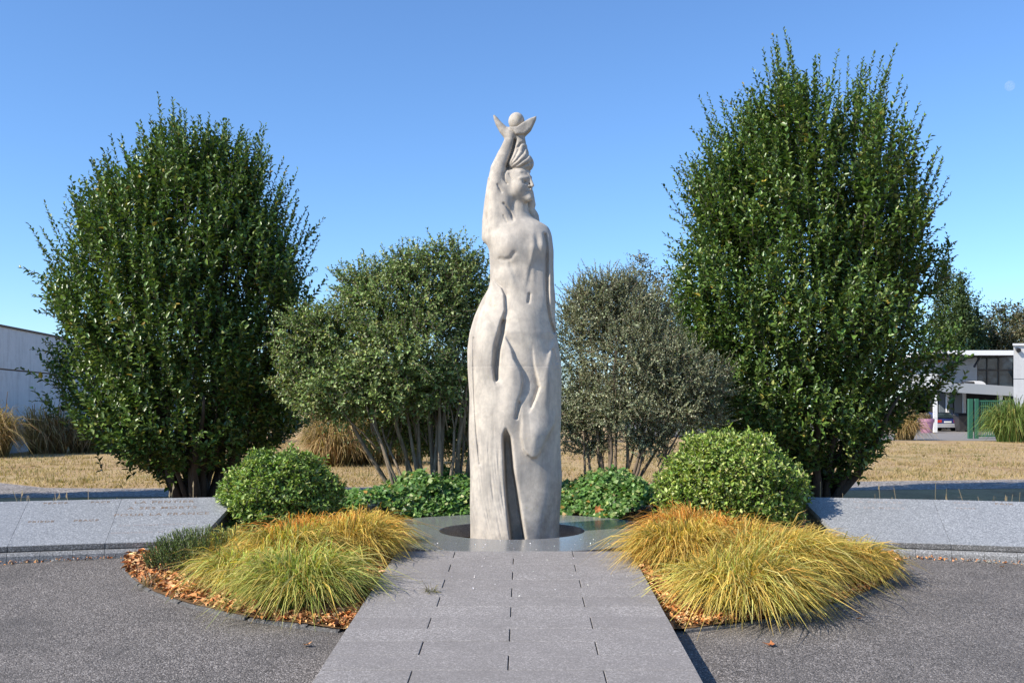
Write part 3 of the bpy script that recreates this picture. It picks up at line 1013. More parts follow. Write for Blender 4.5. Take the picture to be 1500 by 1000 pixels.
def shoots(B, Dr, Ln, step, leafL, leafW, cols, wts, ang=50, bend=.15, fold=.25, simple=False):
    """leafy shoots -> leaf arrays and thin twigs"""
    n = len(B)
    cnt = np.maximum(3, (Ln / step).astype(int))
    s = np.repeat(np.arange(n), cnt)
    i = np.concatenate([np.arange(c) for c in cnt])
    t = (i + .6) / cnt[s]
    Dr = norm(Dr)
    a, b = perp(Dr)
    bd = norm(rng.normal(0, 1, (n, 3)) * [1, 1, .4]) * bend
    axis = norm(Dr[s] + bd[s] * (t[:, None]))
    P = B[s] + Dr[s] * (t * Ln[s])[:, None] + bd[s] * ((t ** 2) * Ln[s] * .5)[:, None]
    ph = i * 2.4 + rng.uniform(0, 6.28, n)[s] + rng.normal(0, .3, len(s))
    th = np.radians(ang + rng.normal(0, 14, len(s))) * (1.15 - .45 * t)
    rad = a[s] * np.cos(ph)[:, None] + b[s] * np.sin(ph)[:, None]
    D = norm(axis * np.cos(th)[:, None] + rad * np.sin(th)[:, None])
    N = norm(axis * .6 + np.array([[0, 0, .8]]) + rng.normal(0, .35, D.shape))
    L = leafL * rng.uniform(.65, 1.25, len(s)) * (1.1 - .45 * t)
    W = L * leafW / leafL * rng.uniform(.8, 1.15, len(s))
    tint = vary(len(s), cols, wts)
    # twigs
    tip = B + Dr * Ln[:, None] + bd * (Ln * .5)[:, None]
    mid = B + Dr * Ln[:, None] * .5 + bd * (Ln * .125)[:, None]
    tv = []
    for p, r in ((B, .006), (tip, .0015)):
        for k in range(3):
            tv.append(p + (a * math.cos(k * 2.094) + b * math.sin(k * 2.094)) * r)
    tv = np.stack(tv, 1).reshape(-1, 3)
    base = (np.arange(n) * 6)[:, None]
    tq = np.concatenate([base + np.array([[l * 3 + k, l * 3 + (k + 1) % 3, l * 3 + 3 + (k + 1) % 3, l * 3 + 3 + k]]) for l in (0,) for k in range(3)])
    return leaf_arrays(P, D, N, L, W, tint, fold, .12, simple), (tv, tq)

def wobble(seed, n=7, amp=.12):
    r = np.random.default_rng(seed)
    k = r.integers(1, 7, n); fz = r.uniform(.6, 4.2, n); p = r.uniform(0, 6.28, n)
    return lambda th, z: 1 + amp * sum(np.sin(k[i] * th + fz[i] * z + p[i]) for i in range(n)) / math.sqrt(n)

def crown_points(n, prof, wob, shell=.4, by=.95, power=.35):
    """prof rows: z, xl, xr.  Points, radial fraction"""
    a = np.array(prof, float)
    zz = np.linspace(a[0, 0], a[-1, 0], 400)
    wl = np.interp(zz, a[:, 0], a[:, 1]); wr = np.interp(zz, a[:, 0], a[:, 2])
    w = np.maximum(wr - wl, .05)
    cdf = np.cumsum(w ** 1.4); cdf /= cdf[-1]
    z = np.interp(rng.uniform(0, 1, n), cdf, zz)
    l = np.interp(z, a[:, 0], a[:, 1]); r = np.interp(z, a[:, 0], a[:, 2])
    th = rng.uniform(0, 2 * math.pi, n)
    f = np.clip(rng.uniform(0, 1, n) ** power, shell * rng.uniform(.5, 1, n), 1) * wob(th, z)
    hw = (r - l) / 2
    x = (l + r) / 2 + hw * f * np.cos(th)
    y = hw * by * f * np.sin(th)
    return np.stack([x, y, z], 1), th, f

BOW = .12
def limbs_mesh(base_pts, tips, r0, mat_n=7, wig=.12, seed=0):
    """one tapered, slightly crooked limb per (base, tip, radius)"""
    rr = random.Random(seed)
    mb = MB()
    for b, t, r in zip(base_pts, tips, r0):
        b = Vector(b); t = Vector(t); d = t - b
        pts = []; rad = []
        n = 6
        off = Vector((0, 0, 0))
        for i in range(n + 1):
            u = i / n
            bow = Vector((d.x, d.y, 0)) * (u - u * u) * BOW
            if 0 < i < n: off += Vector((rr.uniform(-1, 1), rr.uniform(-1, 1), rr.uniform(-.3, .3))) * wig * .3
            pts.append(b + d * u + bow + off * (1 if i < n else .5))
            rad.append(r * (1 - .78 * u))
        mb.tube(pts, rad, mat_n)
    return mb

def px_prof(rows, xc, base_y, Y):
    """rows of (y, xl, xr) in photo pixels -> (z above base, xl, xr)"""
    k = Y / F_PX
    return sorted([((base_y - y) * k, (a - xc) * k, (b - xc) * k) for y, a, b in rows])

def finish_crown(name, parts, mat, parent, twigmat=None, twigs=None):
    v = []; q = []; c = []; k = 0
    for (pv, pq, pc) in parts:
        v.append(pv); q.append(pq + k); c.append(pc); k += len(pv)
    o = link(name, np_mesh(name, np.concatenate(v), [np.concatenate(q)], np.concatenate(c)), mat, parent)
    o['kind'] = 'stuff'
    if twigs:
        v = []; q = []; k = 0
        for (tv, tq) in twigs:
            v.append(tv); q.append(tq + k); k += len(tv)
        o2 = link('twigs', np_mesh('twigs', np.concatenate(v), [np.concatenate(q)]), twigmat, parent)
        o2['kind'] = 'stuff'
    return o

# ---- the two big upright trees
def big_tree(loc, prof, spikes, seed, label, nsh=3300, limbs=9, group=None, notch=None):
    global rng
    rng = np.random.default_rng(seed)
    e = empty('upright_tree', loc, label, 'tree', group)
    wob = wobble(seed, 9, .13)
    B, th, f = crown_points(int(nsh * 1.45), prof, wob, .35, .92, .33)
    gap = np.sin(B[:, 0] * 3.1 + B[:, 2] * 2.3 + seed) + np.sin(B[:, 1] * 3.7 - B[:, 2] * 3.3 + B[:, 0] * 1.9) + np.sin(B[:, 0] * 5.3 - B[:, 1] * 4.1 + B[:, 2] * 4.7 + 1)
    kp = (gap > rng.uniform(-2.2, .1, len(gap))) | (f < .5)
    if notch is not None:
        hz = (B[:, 2] - notch[1]) / (np.array(prof)[-1][0] - notch[1])
        kp &= ~((hz > 0) & (np.abs(B[:, 0] - notch[0]) < .05 + .3 * np.clip(hz, 0, 1)))
    B, th, f = B[kp], th[kp], f[kp]
    a = np.array(prof)
    zt = a[-1, 0]
    zr = B[:, 2] / zt
    out = np.stack([np.cos(th), np.sin(th), np.zeros(len(th))], 1)
    Dr = out * (.75 - .55 * zr)[:, None] + np.array([[0, 0, 1.]]) * (.55 + .75 * zr)[:, None] + rng.normal(0, .22, B.shape)
    Ln = rng.uniform(.32, .75, len(B)) * (1 + .25 * zr)
    B = B - norm(Dr) * (Ln * .55)[:, None]
    cols = [(.095, .165, .034), (.14, .22, .045), (.06, .115, .027), (.23, .28, .075), (.34, .27, .05)]
    wts = [.4, .28, .22, .085, .012]
    p1, t1 = shoots(B, Dr, Ln, .037, .118, .063, cols, wts, 54, .28)
    # leafy whips standing out of the top and sides
    sp = []
    for (x, y, z, dx, dz, ln) in spikes:
        sp.append((x, y, z, dx, dz, ln))
    sp = np.array(sp)
    Bs = sp[:, :3]; Ds = np.stack([sp[:, 3], rng.normal(0, .1, len(sp)), sp[:, 4]], 1)
    p2, t2 = shoots(Bs, Ds, sp[:, 5], .03, .095, .046, cols, wts, 46, .14)
    finish_crown('crown', [p1, p2], M['leaf'], e, M['bark'], [t1, t2])
    # limbs
    rr = random.Random(seed)
    bs, tp, ra = [], [], []
    for i in range(limbs):
        t = 2 * math.pi * i / limbs + rr.uniform(-.2, .2)
        h = zt * rr.uniform(.42, .75)
        w = np.interp(h, a[:, 0], a[:, 2]) * rr.uniform(.55, .85)
        bs.append((.22 * math.cos(t), .22 * math.sin(t), -.15)); tp.append((w * math.cos(t), w * math.sin(t), h)); ra.append(rr.uniform(.06, .11))
    for i in range(7):
        t = 2 * math.pi * i / 7 + rr.uniform(-.3, .3); h = zt * rr.uniform(.26, .36)
        w = np.interp(h, a[:, 0], a[:, 2]) * rr.uniform(.7, .9)
        bs.append((.2 * math.cos(t), .2 * math.sin(t), -.05)); tp.append((w * math.cos(t), w * math.sin(t), h)); ra.append(rr.uniform(.05, .09))
    for i in range(8):
        t = rr.uniform(0, 6.28); h = zt * rr.uniform(.25, .4)
        w = np.interp(h, a[:, 0], a[:, 2]) * rr.uniform(.5, .75)
        bs.append((.14 * math.cos(t), .14 * math.sin(t), rr.uniform(.2, .5))); tp.append((w * math.cos(t), w * math.sin(t), h)); ra.append(.05)
    mb = limbs_mesh(bs, tp, ra, 8, .25, seed)
    mb.tube([(0, 0, -.3), (0, 0, .1), (0.02, 0, .45)], [.34, .25, .2], 10)
    mb.build('trunk', M['bark'], e, True)
    return e

def spike_list(seed, items, xc, base_y, Y, extra):
    """items: tip pixels of whips; each becomes a shoot ending there"""
    r = random.Random(seed); k = Y / F_PX; out = []
    for (x, y) in items:
        ln = r.uniform(1.1, 1.6)
        dx = (x - xc) / 420 + r.uniform(-.08, .08)
        n = math.hypot(dx, 1)
        tx, tz = (x - xc) * k, (base_y - y) * k
        out.append((tx - dx / n * ln, r.uniform(-.6, .5), tz - ln / n, dx, 1, ln))
    for (x, y) in items:
        for _ in range(3):
            ln = r.uniform(.8, 1.3); x2 = x + r.uniform(-15, 15); y2 = y + r.uniform(6, 46)
            dx = (x2 - xc) / 400 + r.uniform(-.1, .1); n = math.hypot(dx, 1)
            out.append(((x2 - xc) * k - dx / n * ln, r.uniform(-.9, .6), (base_y - y2) * k - ln / n, dx, 1, ln))
    for (x, y, dx, dz) in extra:
        ln = r.uniform(.35, .6); n = math.hypot(dx, dz)
        out.append(((x - xc) * k - dx / n * ln, r.uniform(-.4, .3), (base_y - y) * k - dz / n * ln, dx, dz, ln))
    return out

YT = 17.0
gz = -.21
base_y_T = 600 + (CAMZ - gz) / YT * F_PX
lprof = px_prof([(688, 222, 305), (672, 172, 378), (648, 130, 415), (610, 104, 432), (560, 94, 440), (500, 92, 444), (440, 96, 444), (390, 104, 440), (345, 118, 424), (305, 136, 410), (272, 160, 396), (244, 190, 380), (222, 215, 360), (205, 240, 332)], 285, base_y_T, YT)
lsp = spike_list(3, [(262, 148), (251, 156), (240, 168), (275, 165), (300, 168), (318, 172), (345, 178), (350, 188), (375, 182), (387, 184), (228, 178), (205, 190), (170, 210), (186, 205), (158, 222), (148, 226), (123, 250), (132, 258), (400, 225), (412, 232), (420, 240), (405, 228), (436, 282), (425, 265), (330, 165), (290, 175), (215, 200), (365, 200), (100, 285), (94, 300), (84, 335), (448, 310), (440, 300)], 285, base_y_T, YT,
                 [(478, 325, .6, .8), (474, 350, .7, .7), (466, 338, .6, .8), (40, 395, -1, .35), (55, 402, -1, .5), (52, 432, -1, .4), (62, 415, -1, .3), (60, 455, -1, .35), (72, 365, -.8, .6), (70, 500, -1, .35), (75, 470, -1, .5), (62, 512, -1, .2), (468, 372, .8, .5), (80, 540, -1, .2), (470, 400, .8, .5), (60, 588, -1, -.15), (78, 575, -1, .1), (70, 345, -.6, .7), (235, 690, -.4, -.7), (255, 692, -.2, -.8), (180, 678, -.5, -.4)])
big_tree(((285 - 750) / F_PX * YT, YT, gz), lprof, lsp, 101, 'dark green upright tree at left beside the grey concrete building', 3500)
rprof = px_prof([(698, 1140, 1232), (680, 1080, 1275), (648, 1026, 1308), (600, 996, 1334), (560, 990, 1352), (500, 988, 1362), (440, 992, 1364), (390, 996, 1362), (340, 1010, 1354), (290, 1020, 1342), (245, 1034, 1326), (215, 1048, 1314), (188, 1070, 1298), (162, 1094, 1282), (138, 1116, 1264)], 1195, base_y_T, YT)
rsp = spike_list(4, [(1132, 58), (1148, 62), (1156, 72), (1110, 88), (1120, 85), (1140, 90), (1165, 95), (1175, 100), (1195, 84), (1190, 98), (1243, 82), (1240, 95), (1250, 100), (1268, 88), (1275, 96), (1285, 90), (1290, 110), (1082, 128), (1092, 132), (1065, 160), (1025, 150), (1035, 158), (1045, 168), (1050, 155), (1305, 140), (1312, 150), (1325, 170), (1330, 175), (1345, 220), (1355, 230), (1100, 110), (1015, 200), (1005, 215), (985, 250), (1180, 110), (1260, 110)], 1195, base_y_T, YT,
                 [(984, 248, -.5, .8), (980, 305, -.8, .5), (975, 340, -.8, .5), (985, 280, -.7, .6), (970, 372, -.9, .4), (1368, 225, .6, .8), (1380, 262, .7, .6), (1385, 290, .7, .6), (1388, 330, .8, .5), (1392, 360, .8, .3), (1388, 385, .9, .3), (1392, 420, .9, .3), (1386, 460, 1, .1), (1384, 500, 1, 0), (1372, 540, 1, -.1), (978, 320, -.8, .6), (1345, 590, .8, -.4), (1315, 640, .6, -.5), (1290, 668, .4, -.7), (1255, 690, .3, -.7)])
big_tree(((1195 - 750) / F_PX * YT, YT, gz), [(z, l - .08, r - .05) for z, l, r in rprof], rsp, 202, 'taller dark green upright tree at right with twin pointed top', 4300, notch=(.2, 5.6))

# a tree of the same row standing just left of the frame (its shade falls on the road)
def copy_tree(src, loc, label, rz):
    c = src.copy(); COL.objects.link(c); c.location = loc; c.rotation_euler.z = rz; c['label'] = label
    for ch in src.children:
        k = ch.copy(); COL.objects.link(k); k.parent = c
    return c
_first = [o for o in COL.objects if o.name == 'upright_tree'][0]
copy_tree(_first, (-12.2, 15.3, gz), 'upright tree standing outside the left edge of the view', 1.7)

# ---- multi-stemmed shrubs behind the statue
def stem_shrub(name, loc, lobes, stems, cols, wts, leafL, leafW, nsh, bark, label, seed, step=.03, ln=(.22, .45), mat='leaf_soft', upness=.35, ang=55, stem_r=(.028, .052)):
    """lobes: (x,y,z,rx,ry,rz) ellipsoids; stems: (bx,by,tx,ty,tz)"""
    global rng
    rng = np.random.default_rng(seed)
    e = empty(name, loc, label, 'shrub')
    lob = np.array(lobes, float)
    vol = lob[:, 3] * lob[:, 4] * lob[:, 5]
    vol = vol ** .75
    k = rng.choice(len(lob), nsh, p=vol / vol.sum())
    u = norm(rng.normal(0, 1, (nsh, 3)))
    f = rng.uniform(0, 1, nsh) ** .4
    wob = 1 + .16 * np.sin(u[:, 0] * 5 + k) * np.sin(u[:, 2] * 6 + 2 * k)
    B = lob[k, :3] + u * lob[k, 3:] * (f * wob)[:, None]
    Dr = u + np.array([[0, 0, upness]]) + rng.normal(0, .4, u.shape)
    Ln = rng.uniform(ln[0], ln[1], nsh)
    B = B - norm(Dr) * (Ln * .5)[:, None]
    p, t = shoots(B, Dr, Ln, step, leafL, leafW, cols, wts, ang, .3, .25, True)
    finish_crown('crown', [p], M[mat], e, M[bark], [t])
    rr = random.Random(seed)
    mb = limbs_mesh([(s[0], s[1], -.1) for s in stems], [s[2:5] for s in stems], [rr.uniform(*stem_r) for _ in stems], 6, .16, seed)
    # forks higher up
    bs, tp, ra = [], [], []
    for s in stems:
        for _ in range(2):
            u_ = rr.uniform(.45, .7)
            m = Vector((s[0], s[1], 0)).lerp(Vector(s[2:5]), u_)
            d = Vector((s[2] - s[0], s[3] - s[1], 0)) * (u_ - u_ * u_) * BOW
            q = Vector(s[2:5]) + Vector((rr.uniform(-.45, .45), rr.uniform(-.35, .35), rr.uniform(-.1, .3)))
            bs.append(m + d); tp.append(q); ra.append(.012)
    mb2 = limbs_mesh(bs, tp, ra, 5, .12, seed + 1)
    mb.add(mb2.v, mb2.f)
    mb.build('stems', M[bark], e, True)
    return e

YS = 15.0
kS = YS / F_PX
def sl(xc, rows, Y):
    k = Y / F_PX
    return [((x - xc) * k, dy, CAMZ + (600 - y) * k + .06, rx * k, rx * k * .9, ry * k) for (x, y, rx, ry, dy) in rows]
xcL = 625
stems = []
rr = random.Random(8)
for (bx, tx, ty) in [(600, 548, 630), (605, 540, 615), (598, 530, 605), (612, 570, 600), (620, 600, 560), (630, 610, 540), (640, 640, 520), (650, 665, 540), (655, 680, 530), (645, 655, 500), (660, 700, 560), (670, 690, 580), (626, 585, 560), (636, 625, 500), (615, 565, 570), (665, 672, 520), (675, 700, 620), (608, 520, 560), (590, 470, 540), (652, 630, 560), (642, 610, 590), (680, 688, 600), (600, 500, 520)]:
    stems.append(((bx - xcL) * kS, rr.uniform(-.35, .35), (tx - xcL) * kS, rr.uniform(-.7, .7), CAMZ + (600 - ty + 30) * kS))
stem_shrub('evergreen_shrub', ((xcL - 750) / F_PX * YS, YS, -.06),
           sl(xcL, [(640, 430, 75, 70, 0), (690, 440, 60, 75, .3), (570, 460, 70, 65, -.1), (500, 490, 75, 60, .1), (450, 495, 55, 50, 0), (600, 520, 80, 60, -.5), (500, 560, 70, 48, -.2), (660, 380, 45, 35, .1), (530, 415, 50, 40, .2), (590, 395, 45, 35, .1), (690, 540, 55, 55, .4), (620, 590, 60, 38, .5), (440, 540, 40, 38, 0), (670, 600, 40, 36, .7), (560, 600, 40, 25, .4), (620, 640, 75, 36, .9), (560, 630, 50, 32, .7), (500, 590, 62, 34, .2), (680, 640, 40, 36, .9), (450, 575, 45, 34, .1), (585, 575, 55, 40, -.5), (650, 560, 55, 45, -.4), (540, 560, 60, 45, -.4)], YS),
           stems, [(.155, .225, .065), (.215, .295, .085), (.10, .16, .045), (.37, .43, .19), (.31, .32, .075)], [.36, .3, .2, .1, .04],
           .068, .036, 6600, 'bark_pale', 'multi-stemmed evergreen shrub with pale bark just left of the statue', 31, .026, (.2, .42))
xcR = 905
YR = 15.3
kR = YR / F_PX
stems = []
for (bx, tx, ty) in [(868, 850, 600), (866, 845, 590), (885, 875, 560), (888, 868, 540), (893, 900, 520), (896, 892, 500), (900, 905, 560), (903, 935, 610), (910, 950, 600), (912, 965, 590), (915, 930, 560), (890, 880, 480), (915, 985, 620), (920, 1000, 640)]:
    stems.append(((bx - xcR) * kR, rr.uniform(-.3, .3), (tx - xcR) * kR, rr.uniform(-.6, .6), CAMZ + (600 - ty + 30) * kR))
stem_shrub('grey_green_shrub', ((xcR - 750) / F_PX * YR, YR, -.06),
           sl(xcR, [(880, 460, 58, 62, 0), (850, 500, 45, 75, .2), (920, 450, 55, 50, .1), (930, 510, 75, 60, -.2), (980, 540, 65, 50, -.3), (1020, 560, 50, 34, -.4), (860, 580, 45, 50, 0), (910, 590, 60, 45, -.3), (980, 600, 58, 40, -.3), (890, 420, 30, 32, 0), (848, 440, 28, 36, .1), (960, 460, 40, 45, .3), (835, 620, 30, 40, .2), (1030, 600, 35, 30, -.3), (950, 640, 45, 30, -.1), (925, 408, 18, 26, .2), (868, 650, 38, 22, .3)], YR),
           stems, [(.27, .30, .17), (.35, .38, .23), (.18, .21, .115), (.45, .47, .31), (.28, .27, .16)], [.36, .28, .2, .1, .06],
           .04, .02, 5000, 'bark_red', 'grey-green feathery shrub with brown stems just right of the statue', 41, .0155, (.2, .42), 'leaf_soft', .55, 48, (.022, .04))

# ---- clipped ball bushes
def ball_bush(loc, rx, ry, h, seed, n, label, cols, wts, leafL=.066, leafW=.034):
    global rng
    rng = np.random.default_rng(seed)
    e = empty('clipped_bush', loc, label, 'bush')
    u = norm(rng.normal(0, 1, (n, 3)))
    u[:, 2] = np.where(u[:, 2] < -.78, -u[:, 2], u[:, 2])
    ctr = np.array([0, 0, h * .44]); rad = np.array([rx, ry, h * .56])
    th = np.arctan2(u[:, 1], u[:, 0])
    w = wobble(seed, 8, .05)(th, u[:, 2] * 3) * wobble(seed + 5, 9, .035)(th * 3, u[:, 2] * 9)
    f = rng.uniform(.74, 1.0, n) * w
    f[rng.random(n) < .08] *= 1.07
    hole = np.sin(u[:, 0] * 9 + seed) + np.sin(u[:, 1] * 8 - u[:, 2] * 7) + np.sin(u[:, 2] * 11 + u[:, 0] * 6)
    f = np.where((hole < -1.0) & (f > .86), f * .9, f)
    P = ctr + u * rad * f[:, None]
    Dr = u * .8 + np.array([[0, 0, .5]]) + rng.normal(0, .38, P.shape)
    Ln = rng.uniform(.06, .2, n)
    Bp = P - norm(Dr) * Ln[:, None]
    p, t = shoots(Bp, Dr, Ln, .022, leafL, leafW, cols, wts, 58, .25, .3)
    finish_crown('foliage', [p], M['leaf_bright'], e, M['bark'], [t])
    rr = random.Random(seed)
    bs = [(rr.uniform(-.08, .08), rr.uniform(-.08, .08), -.05) for _ in range(16)]
    tp = []
    for _ in bs:
        a_ = rr.uniform(0, 6.28); el = rr.uniform(.1, 1.4)
        tp.append((rx * .75 * math.cos(a_) * math.cos(el), ry * .75 * math.sin(a_) * math.cos(el), h * (.3 + .5 * math.sin(el))))
    limbs_mesh(bs, tp, [.018] * 16, 5, .08, seed).build('stems', M['bark'], e, True)
vc = [(.22, .32, .06), (.34, .44, .1), (.13, .21, .04), (.58, .62, .25), (.4, .42, .09)]
ball_bush((412.0 / 1 * 0 + (412 - 750) / F_PX * 11.9, 11.9, -.08), .755, .74, 1.02, 61, 4300, 'smaller clipped round bush at left beside the lettered wall', [(.2, .31, .065), (.3, .41, .1), (.13, .21, .045), (.5, .56, .22), (.34, .37, .08)], [.36, .3, .2, .1, .04])
ball_bush(((1069 - 750) / F_PX * 11.55, 11.55, -.08), .9, .86, 1.26, 62, 5600, 'larger clipped round bush at right with pale-edged bright leaves', vc, [.34, .28, .16, .16, .06])

# ---- ivy carpet behind the disc
def ivy(name, x0, x1, seed, n, label, hill):
    global rng
    rng = np.random.default_rng(seed)
    x = rng.uniform(x0, x1, n * 2); y = rng.uniform(12.9, 15.9, n * 2)
    r = np.hypot(x - CX, y - CY)
    ok = (r > RD + .02 + .06 * np.sin(x * 9)) & (np.hypot(x - BC[0], y - BC[1]) < BR)
    x, y, r = x[ok][:n], y[ok][:n], r[ok][:n]
    top = np.clip((r - RD) / .5, 0, 1) * hill(x, y) * (1 + .22 * np.sin(x * 7 + y * 3) + .15 * np.sin(x * 17 - y * 11))
    z = -.05 + top * rng.uniform(.62, 1.05, len(x)) + .03
    P = np.stack([x, y, z], 1)
    N = norm(np.stack([rng.normal(0, .6, len(x)) - .15, rng.normal(-.45, .6, len(x)), np.ones(len(x))], 1))
    D = norm(np.cross(N, norm(rng.normal(0, 1, P.shape))))
    L = rng.uniform(.034, .075, len(x))
    tint = vary(len(x), [(.1, .2, .045), (.16, .29, .07), (.06, .13, .03), (.36, .42, .16), (.45, .28, .07)], [.38, .3, .2, .1, .015])
    v, q, c = leaf_arrays(P, D, N, L, L * .95, tint, .12, .1, True)
    o = link(name, np_mesh(name, v, [q], c), M['leaf_bright'])
    tag(o, label, 'ground cover', None, 'stuff')
ivy('ivy_carpet', -2.45, -.35, 71, 13000, 'green ivy carpet behind the disc left of the statue', lambda x, y: .16 + .26 * np.exp(-((x + 1.15) / .75) ** 2) )
ivy('ivy_carpet', .3, 2.2, 72, 11000, 'green ivy carpet behind the disc right of the statue', lambda x, y: .14 + .3 * np.exp(-((x - 1.45) / .55) ** 2))

# ------------------------------------------------------------------ ornamental grass tufts
def blades(n, r0, length, height, sweep, seed, pal, wts, width=.0048, spread=1.0, seg=4, ground=None):
    """arching blades from a clump; returns arrays"""
    r = np.random.default_rng(seed)
    a = r.uniform(0, 2 * math.pi, n)
    rad = r0 * np.sqrt(r.uniform(0, 1, n))
    B = np.stack([rad * np.cos(a), rad * np.sin(a), np.zeros(n)], 1)
    kc = 11
    cid = r.integers(0, kc, n)
    ca = 2 * math.pi * (np.arange(kc) + r.uniform(-.4, .4, kc)) / kc
    a = np.where(r.random(n) < .72, ca[cid] + r.normal(0, .34, n), a)
    B = np.stack([rad * np.cos(a), rad * np.sin(a), np.zeros(n)], 1)
    a2 = a + r.normal(0, .6, kc)[cid] + r.normal(0, .4, n) + np.where(r.random(n) < .1, r.normal(0, 1.5, n), 0)
    cl = r.uniform(.78, 1.2, kc)[cid]; cd = r.uniform(.75, 1.3, kc)[cid]; ct = r.uniform(.8, 1.22, (kc, 1, 1))[cid]
    lean = np.clip(r.normal(.56, .28, n) * cd * spread * (.5 + .7 * rad / r0), .03, 1.25)
    h = np.stack([np.cos(a2) * lean + sweep[0], np.sin(a2) * lean + sweep[1], np.zeros(n)], 1)
    L = length * r.uniform(.55, 1.12, n) * cl
    up = height * r.uniform(.75, 1.15, n) * L / length
    drop = r.uniform(.35, 1.05, n)
    t = np.linspace(0, 1, seg + 1)[None, :, None]
    P = B[:, None, :] + h[:, None, :] * (L[:, None, None] * (t * .35 + .65 * t ** 1.6) * .8)
    kz = 1.5 + np.clip(lean, 0, 1) * (.1 + drop) * 1.05
    z = up[:, None] * (2.55 * t[:, :, 0] - kz[:, None] * t[:, :, 0] ** 2)
    P[:, :, 2] += z
    gnd = 0 if ground is None else ground(P[:, :, 0], P[:, :, 1])
    P[:, :, 2] = np.maximum(P[:, :, 2], gnd + .006 + .03 * r.uniform(0, 1, (n, 1)) * t[:, :, 0])
    jit = r.normal(0, .045, (n, 1, 3)) * t * t + r.normal(0, .006, (n, seg + 1, 3)) * t
    P = P + jit
    ax = norm(np.gradient(P, axis=1))
    sd = norm(np.cross(ax, np.array([[[0, 0, 1.]]]) + r.normal(0, .35, (n, 1, 3))))
    w = width * r.uniform(.5, 1.7, (n, 1, 1)) * np.array([.8, 1, .92, .6, .1])[None, :seg + 1, None]
    V = np.stack([P - sd * w, P + sd * w], 2).reshape(-1, 3)
    b = (np.arange(n) * 2 * (seg + 1))[:, None]
    q = np.concatenate([b + np.array([[2 * i, 2 * i + 1, 2 * i + 3, 2 * i + 2]]) for i in range(seg)])
    pal = np.array(pal, float)
    k = r.choice(len(pal), n, p=np.array(wts) / sum(wts))
    basec = pal[k, 0]; tipc = pal[k, 1]
    tt = np.repeat(np.linspace(0, 1, seg + 1) ** 1.3, 2)[None, :, None]
    c = (basec[:, None, :] * (1 - tt) + tipc[:, None, :] * tt) * np.clip(1 + r.normal(0, .34, (n, 1, 1)), .25, 2.2) * ct
    return V, q, np.clip(c, .01, 1).reshape(-1, 3)
GREEN = [((.15, .24, .045), (.36, .42, .10)), ((.22, .29, .055), (.56, .53, .16)), ((.32, .30, .08), (.70, .57, .22)), ((.38, .23, .06), (.62, .38, .11))]
GOLD = [((.30, .25, .05), (.68, .48, .12)), ((.42, .28, .055), (.80, .53, .15)), ((.22, .26, .05), (.56, .48, .12)), ((.5, .26, .055), (.74, .38, .08))]
RUST = [((.5, .2, .04), (.74, .31, .06)), ((.52, .25, .06), (.78, .41, .12)), ((.32, .23, .05), (.58, .37, .08)), ((.36, .14, .035), (.56, .24, .055))]
def tuft(X, Y, r0, length, height, sweep, n, pal, wts, seed, label):
    z = float(bed_z(X, Y)) if math.hypot(X - BC[0], Y - BC[1]) < BR else float(plaza_z(Y))
    V, q, c = blades(int(n * 1.6), r0 * 1.15, length, height, sweep, seed, pal, wts, .0039, ground=lambda x, y: np.where(np.hypot(x + X - BC[0], y + Y - BC[1]) < BR, bed_z(x + X, y + Y), plaza_z(y + Y)) - z)
    o = link('grass_tuft', np_mesh('grass_tuft', V, [q], c), M['blade'], None, (X, Y, z))
    tag(o, label, 'ornamental grass', 'ornamental grasses in the beds')
tuft(-1.78, 8.25, .27, .70, .37, (.10, -.10), 4600, GREEN + GOLD[:1], [.28, .36, .2, .06, .1], 1, 'greenest grass tuft at the front of the left bed by the dry leaves')
tuft(-2.36, 8.9, .25, .54, .30, (.0, -.06), 3600, GREEN + GOLD[:1], [.1, .3, .3, .1, .2], 2, 'yellow-green grass tuft at the left bed edge over wood chips')
tuft(-1.56, 9.65, .22, .58, .36, (.08, -.03), 3600, GOLD, [.3, .4, .2, .1], 3, 'golden grass tuft spilling over the left path edge beside the disc')
tuft(-2.05, 9.40, .26, .66, .36, (.12, -.08), 3800, GOLD + GREEN[1:2], [.25, .25, .25, .05, .2], 4, 'olive gold grass tuft in the middle of the left bed')
tuft(-2.0, 10.2, .32, .72, .30, (.25, -.05), 4600, RUST, [.35, .35, .2, .1], 5, 'rust orange grass tuft in front of the smaller clipped bush')
tuft(-2.62, 9.8, .24, .54, .26, (.02, -.08), 2800, GOLD + GREEN[1:2], [.25, .2, .2, .1, .25], 6, 'pale gold grass tuft behind the low green plant, left bed')
tuft(-1.55, 10.55, .2, .5, .30, (.1, .05), 2200, GOLD + RUST[1:2], [.25, .35, .1, .1, .2], 7, 'upright golden grass tuft at the back of the left bed near the ivy')
tuft(1.60, 9.35, .24, .60, .38, (-.04, -.12), 4200, GOLD, [.3, .4, .2, .1], 8, 'golden grass tuft leaning over the right path edge')
tuft(1.86, 8.20, .28, .76, .37, (.10, -.14), 4800, GOLD + GREEN[1:3], [.25, .22, .2, .03, .15, .15], 9, 'arching yellow-green grass tuft at the front of the right bed')
tuft(2.28, 8.95, .28, .78, .38, (.22, -.10), 4600, GOLD + GREEN[1:3], [.3, .3, .15, .05, .1, .1], 10, 'large golden grass tuft in the middle of the right bed')
tuft(1.84, 10.3, .3, .62, .35, (-.06, -.04), 4000, RUST + GOLD[1:2], [.32, .28, .2, .08, .12], 11, 'rust orange grass tuft at the back of the right bed beside the disc')
tuft(3.12, 9.3, .22, .48, .29, (.10, -.08), 3000, GOLD, [.3, .4, .2, .1], 12, 'golden grass tuft at the far right corner of the right bed')
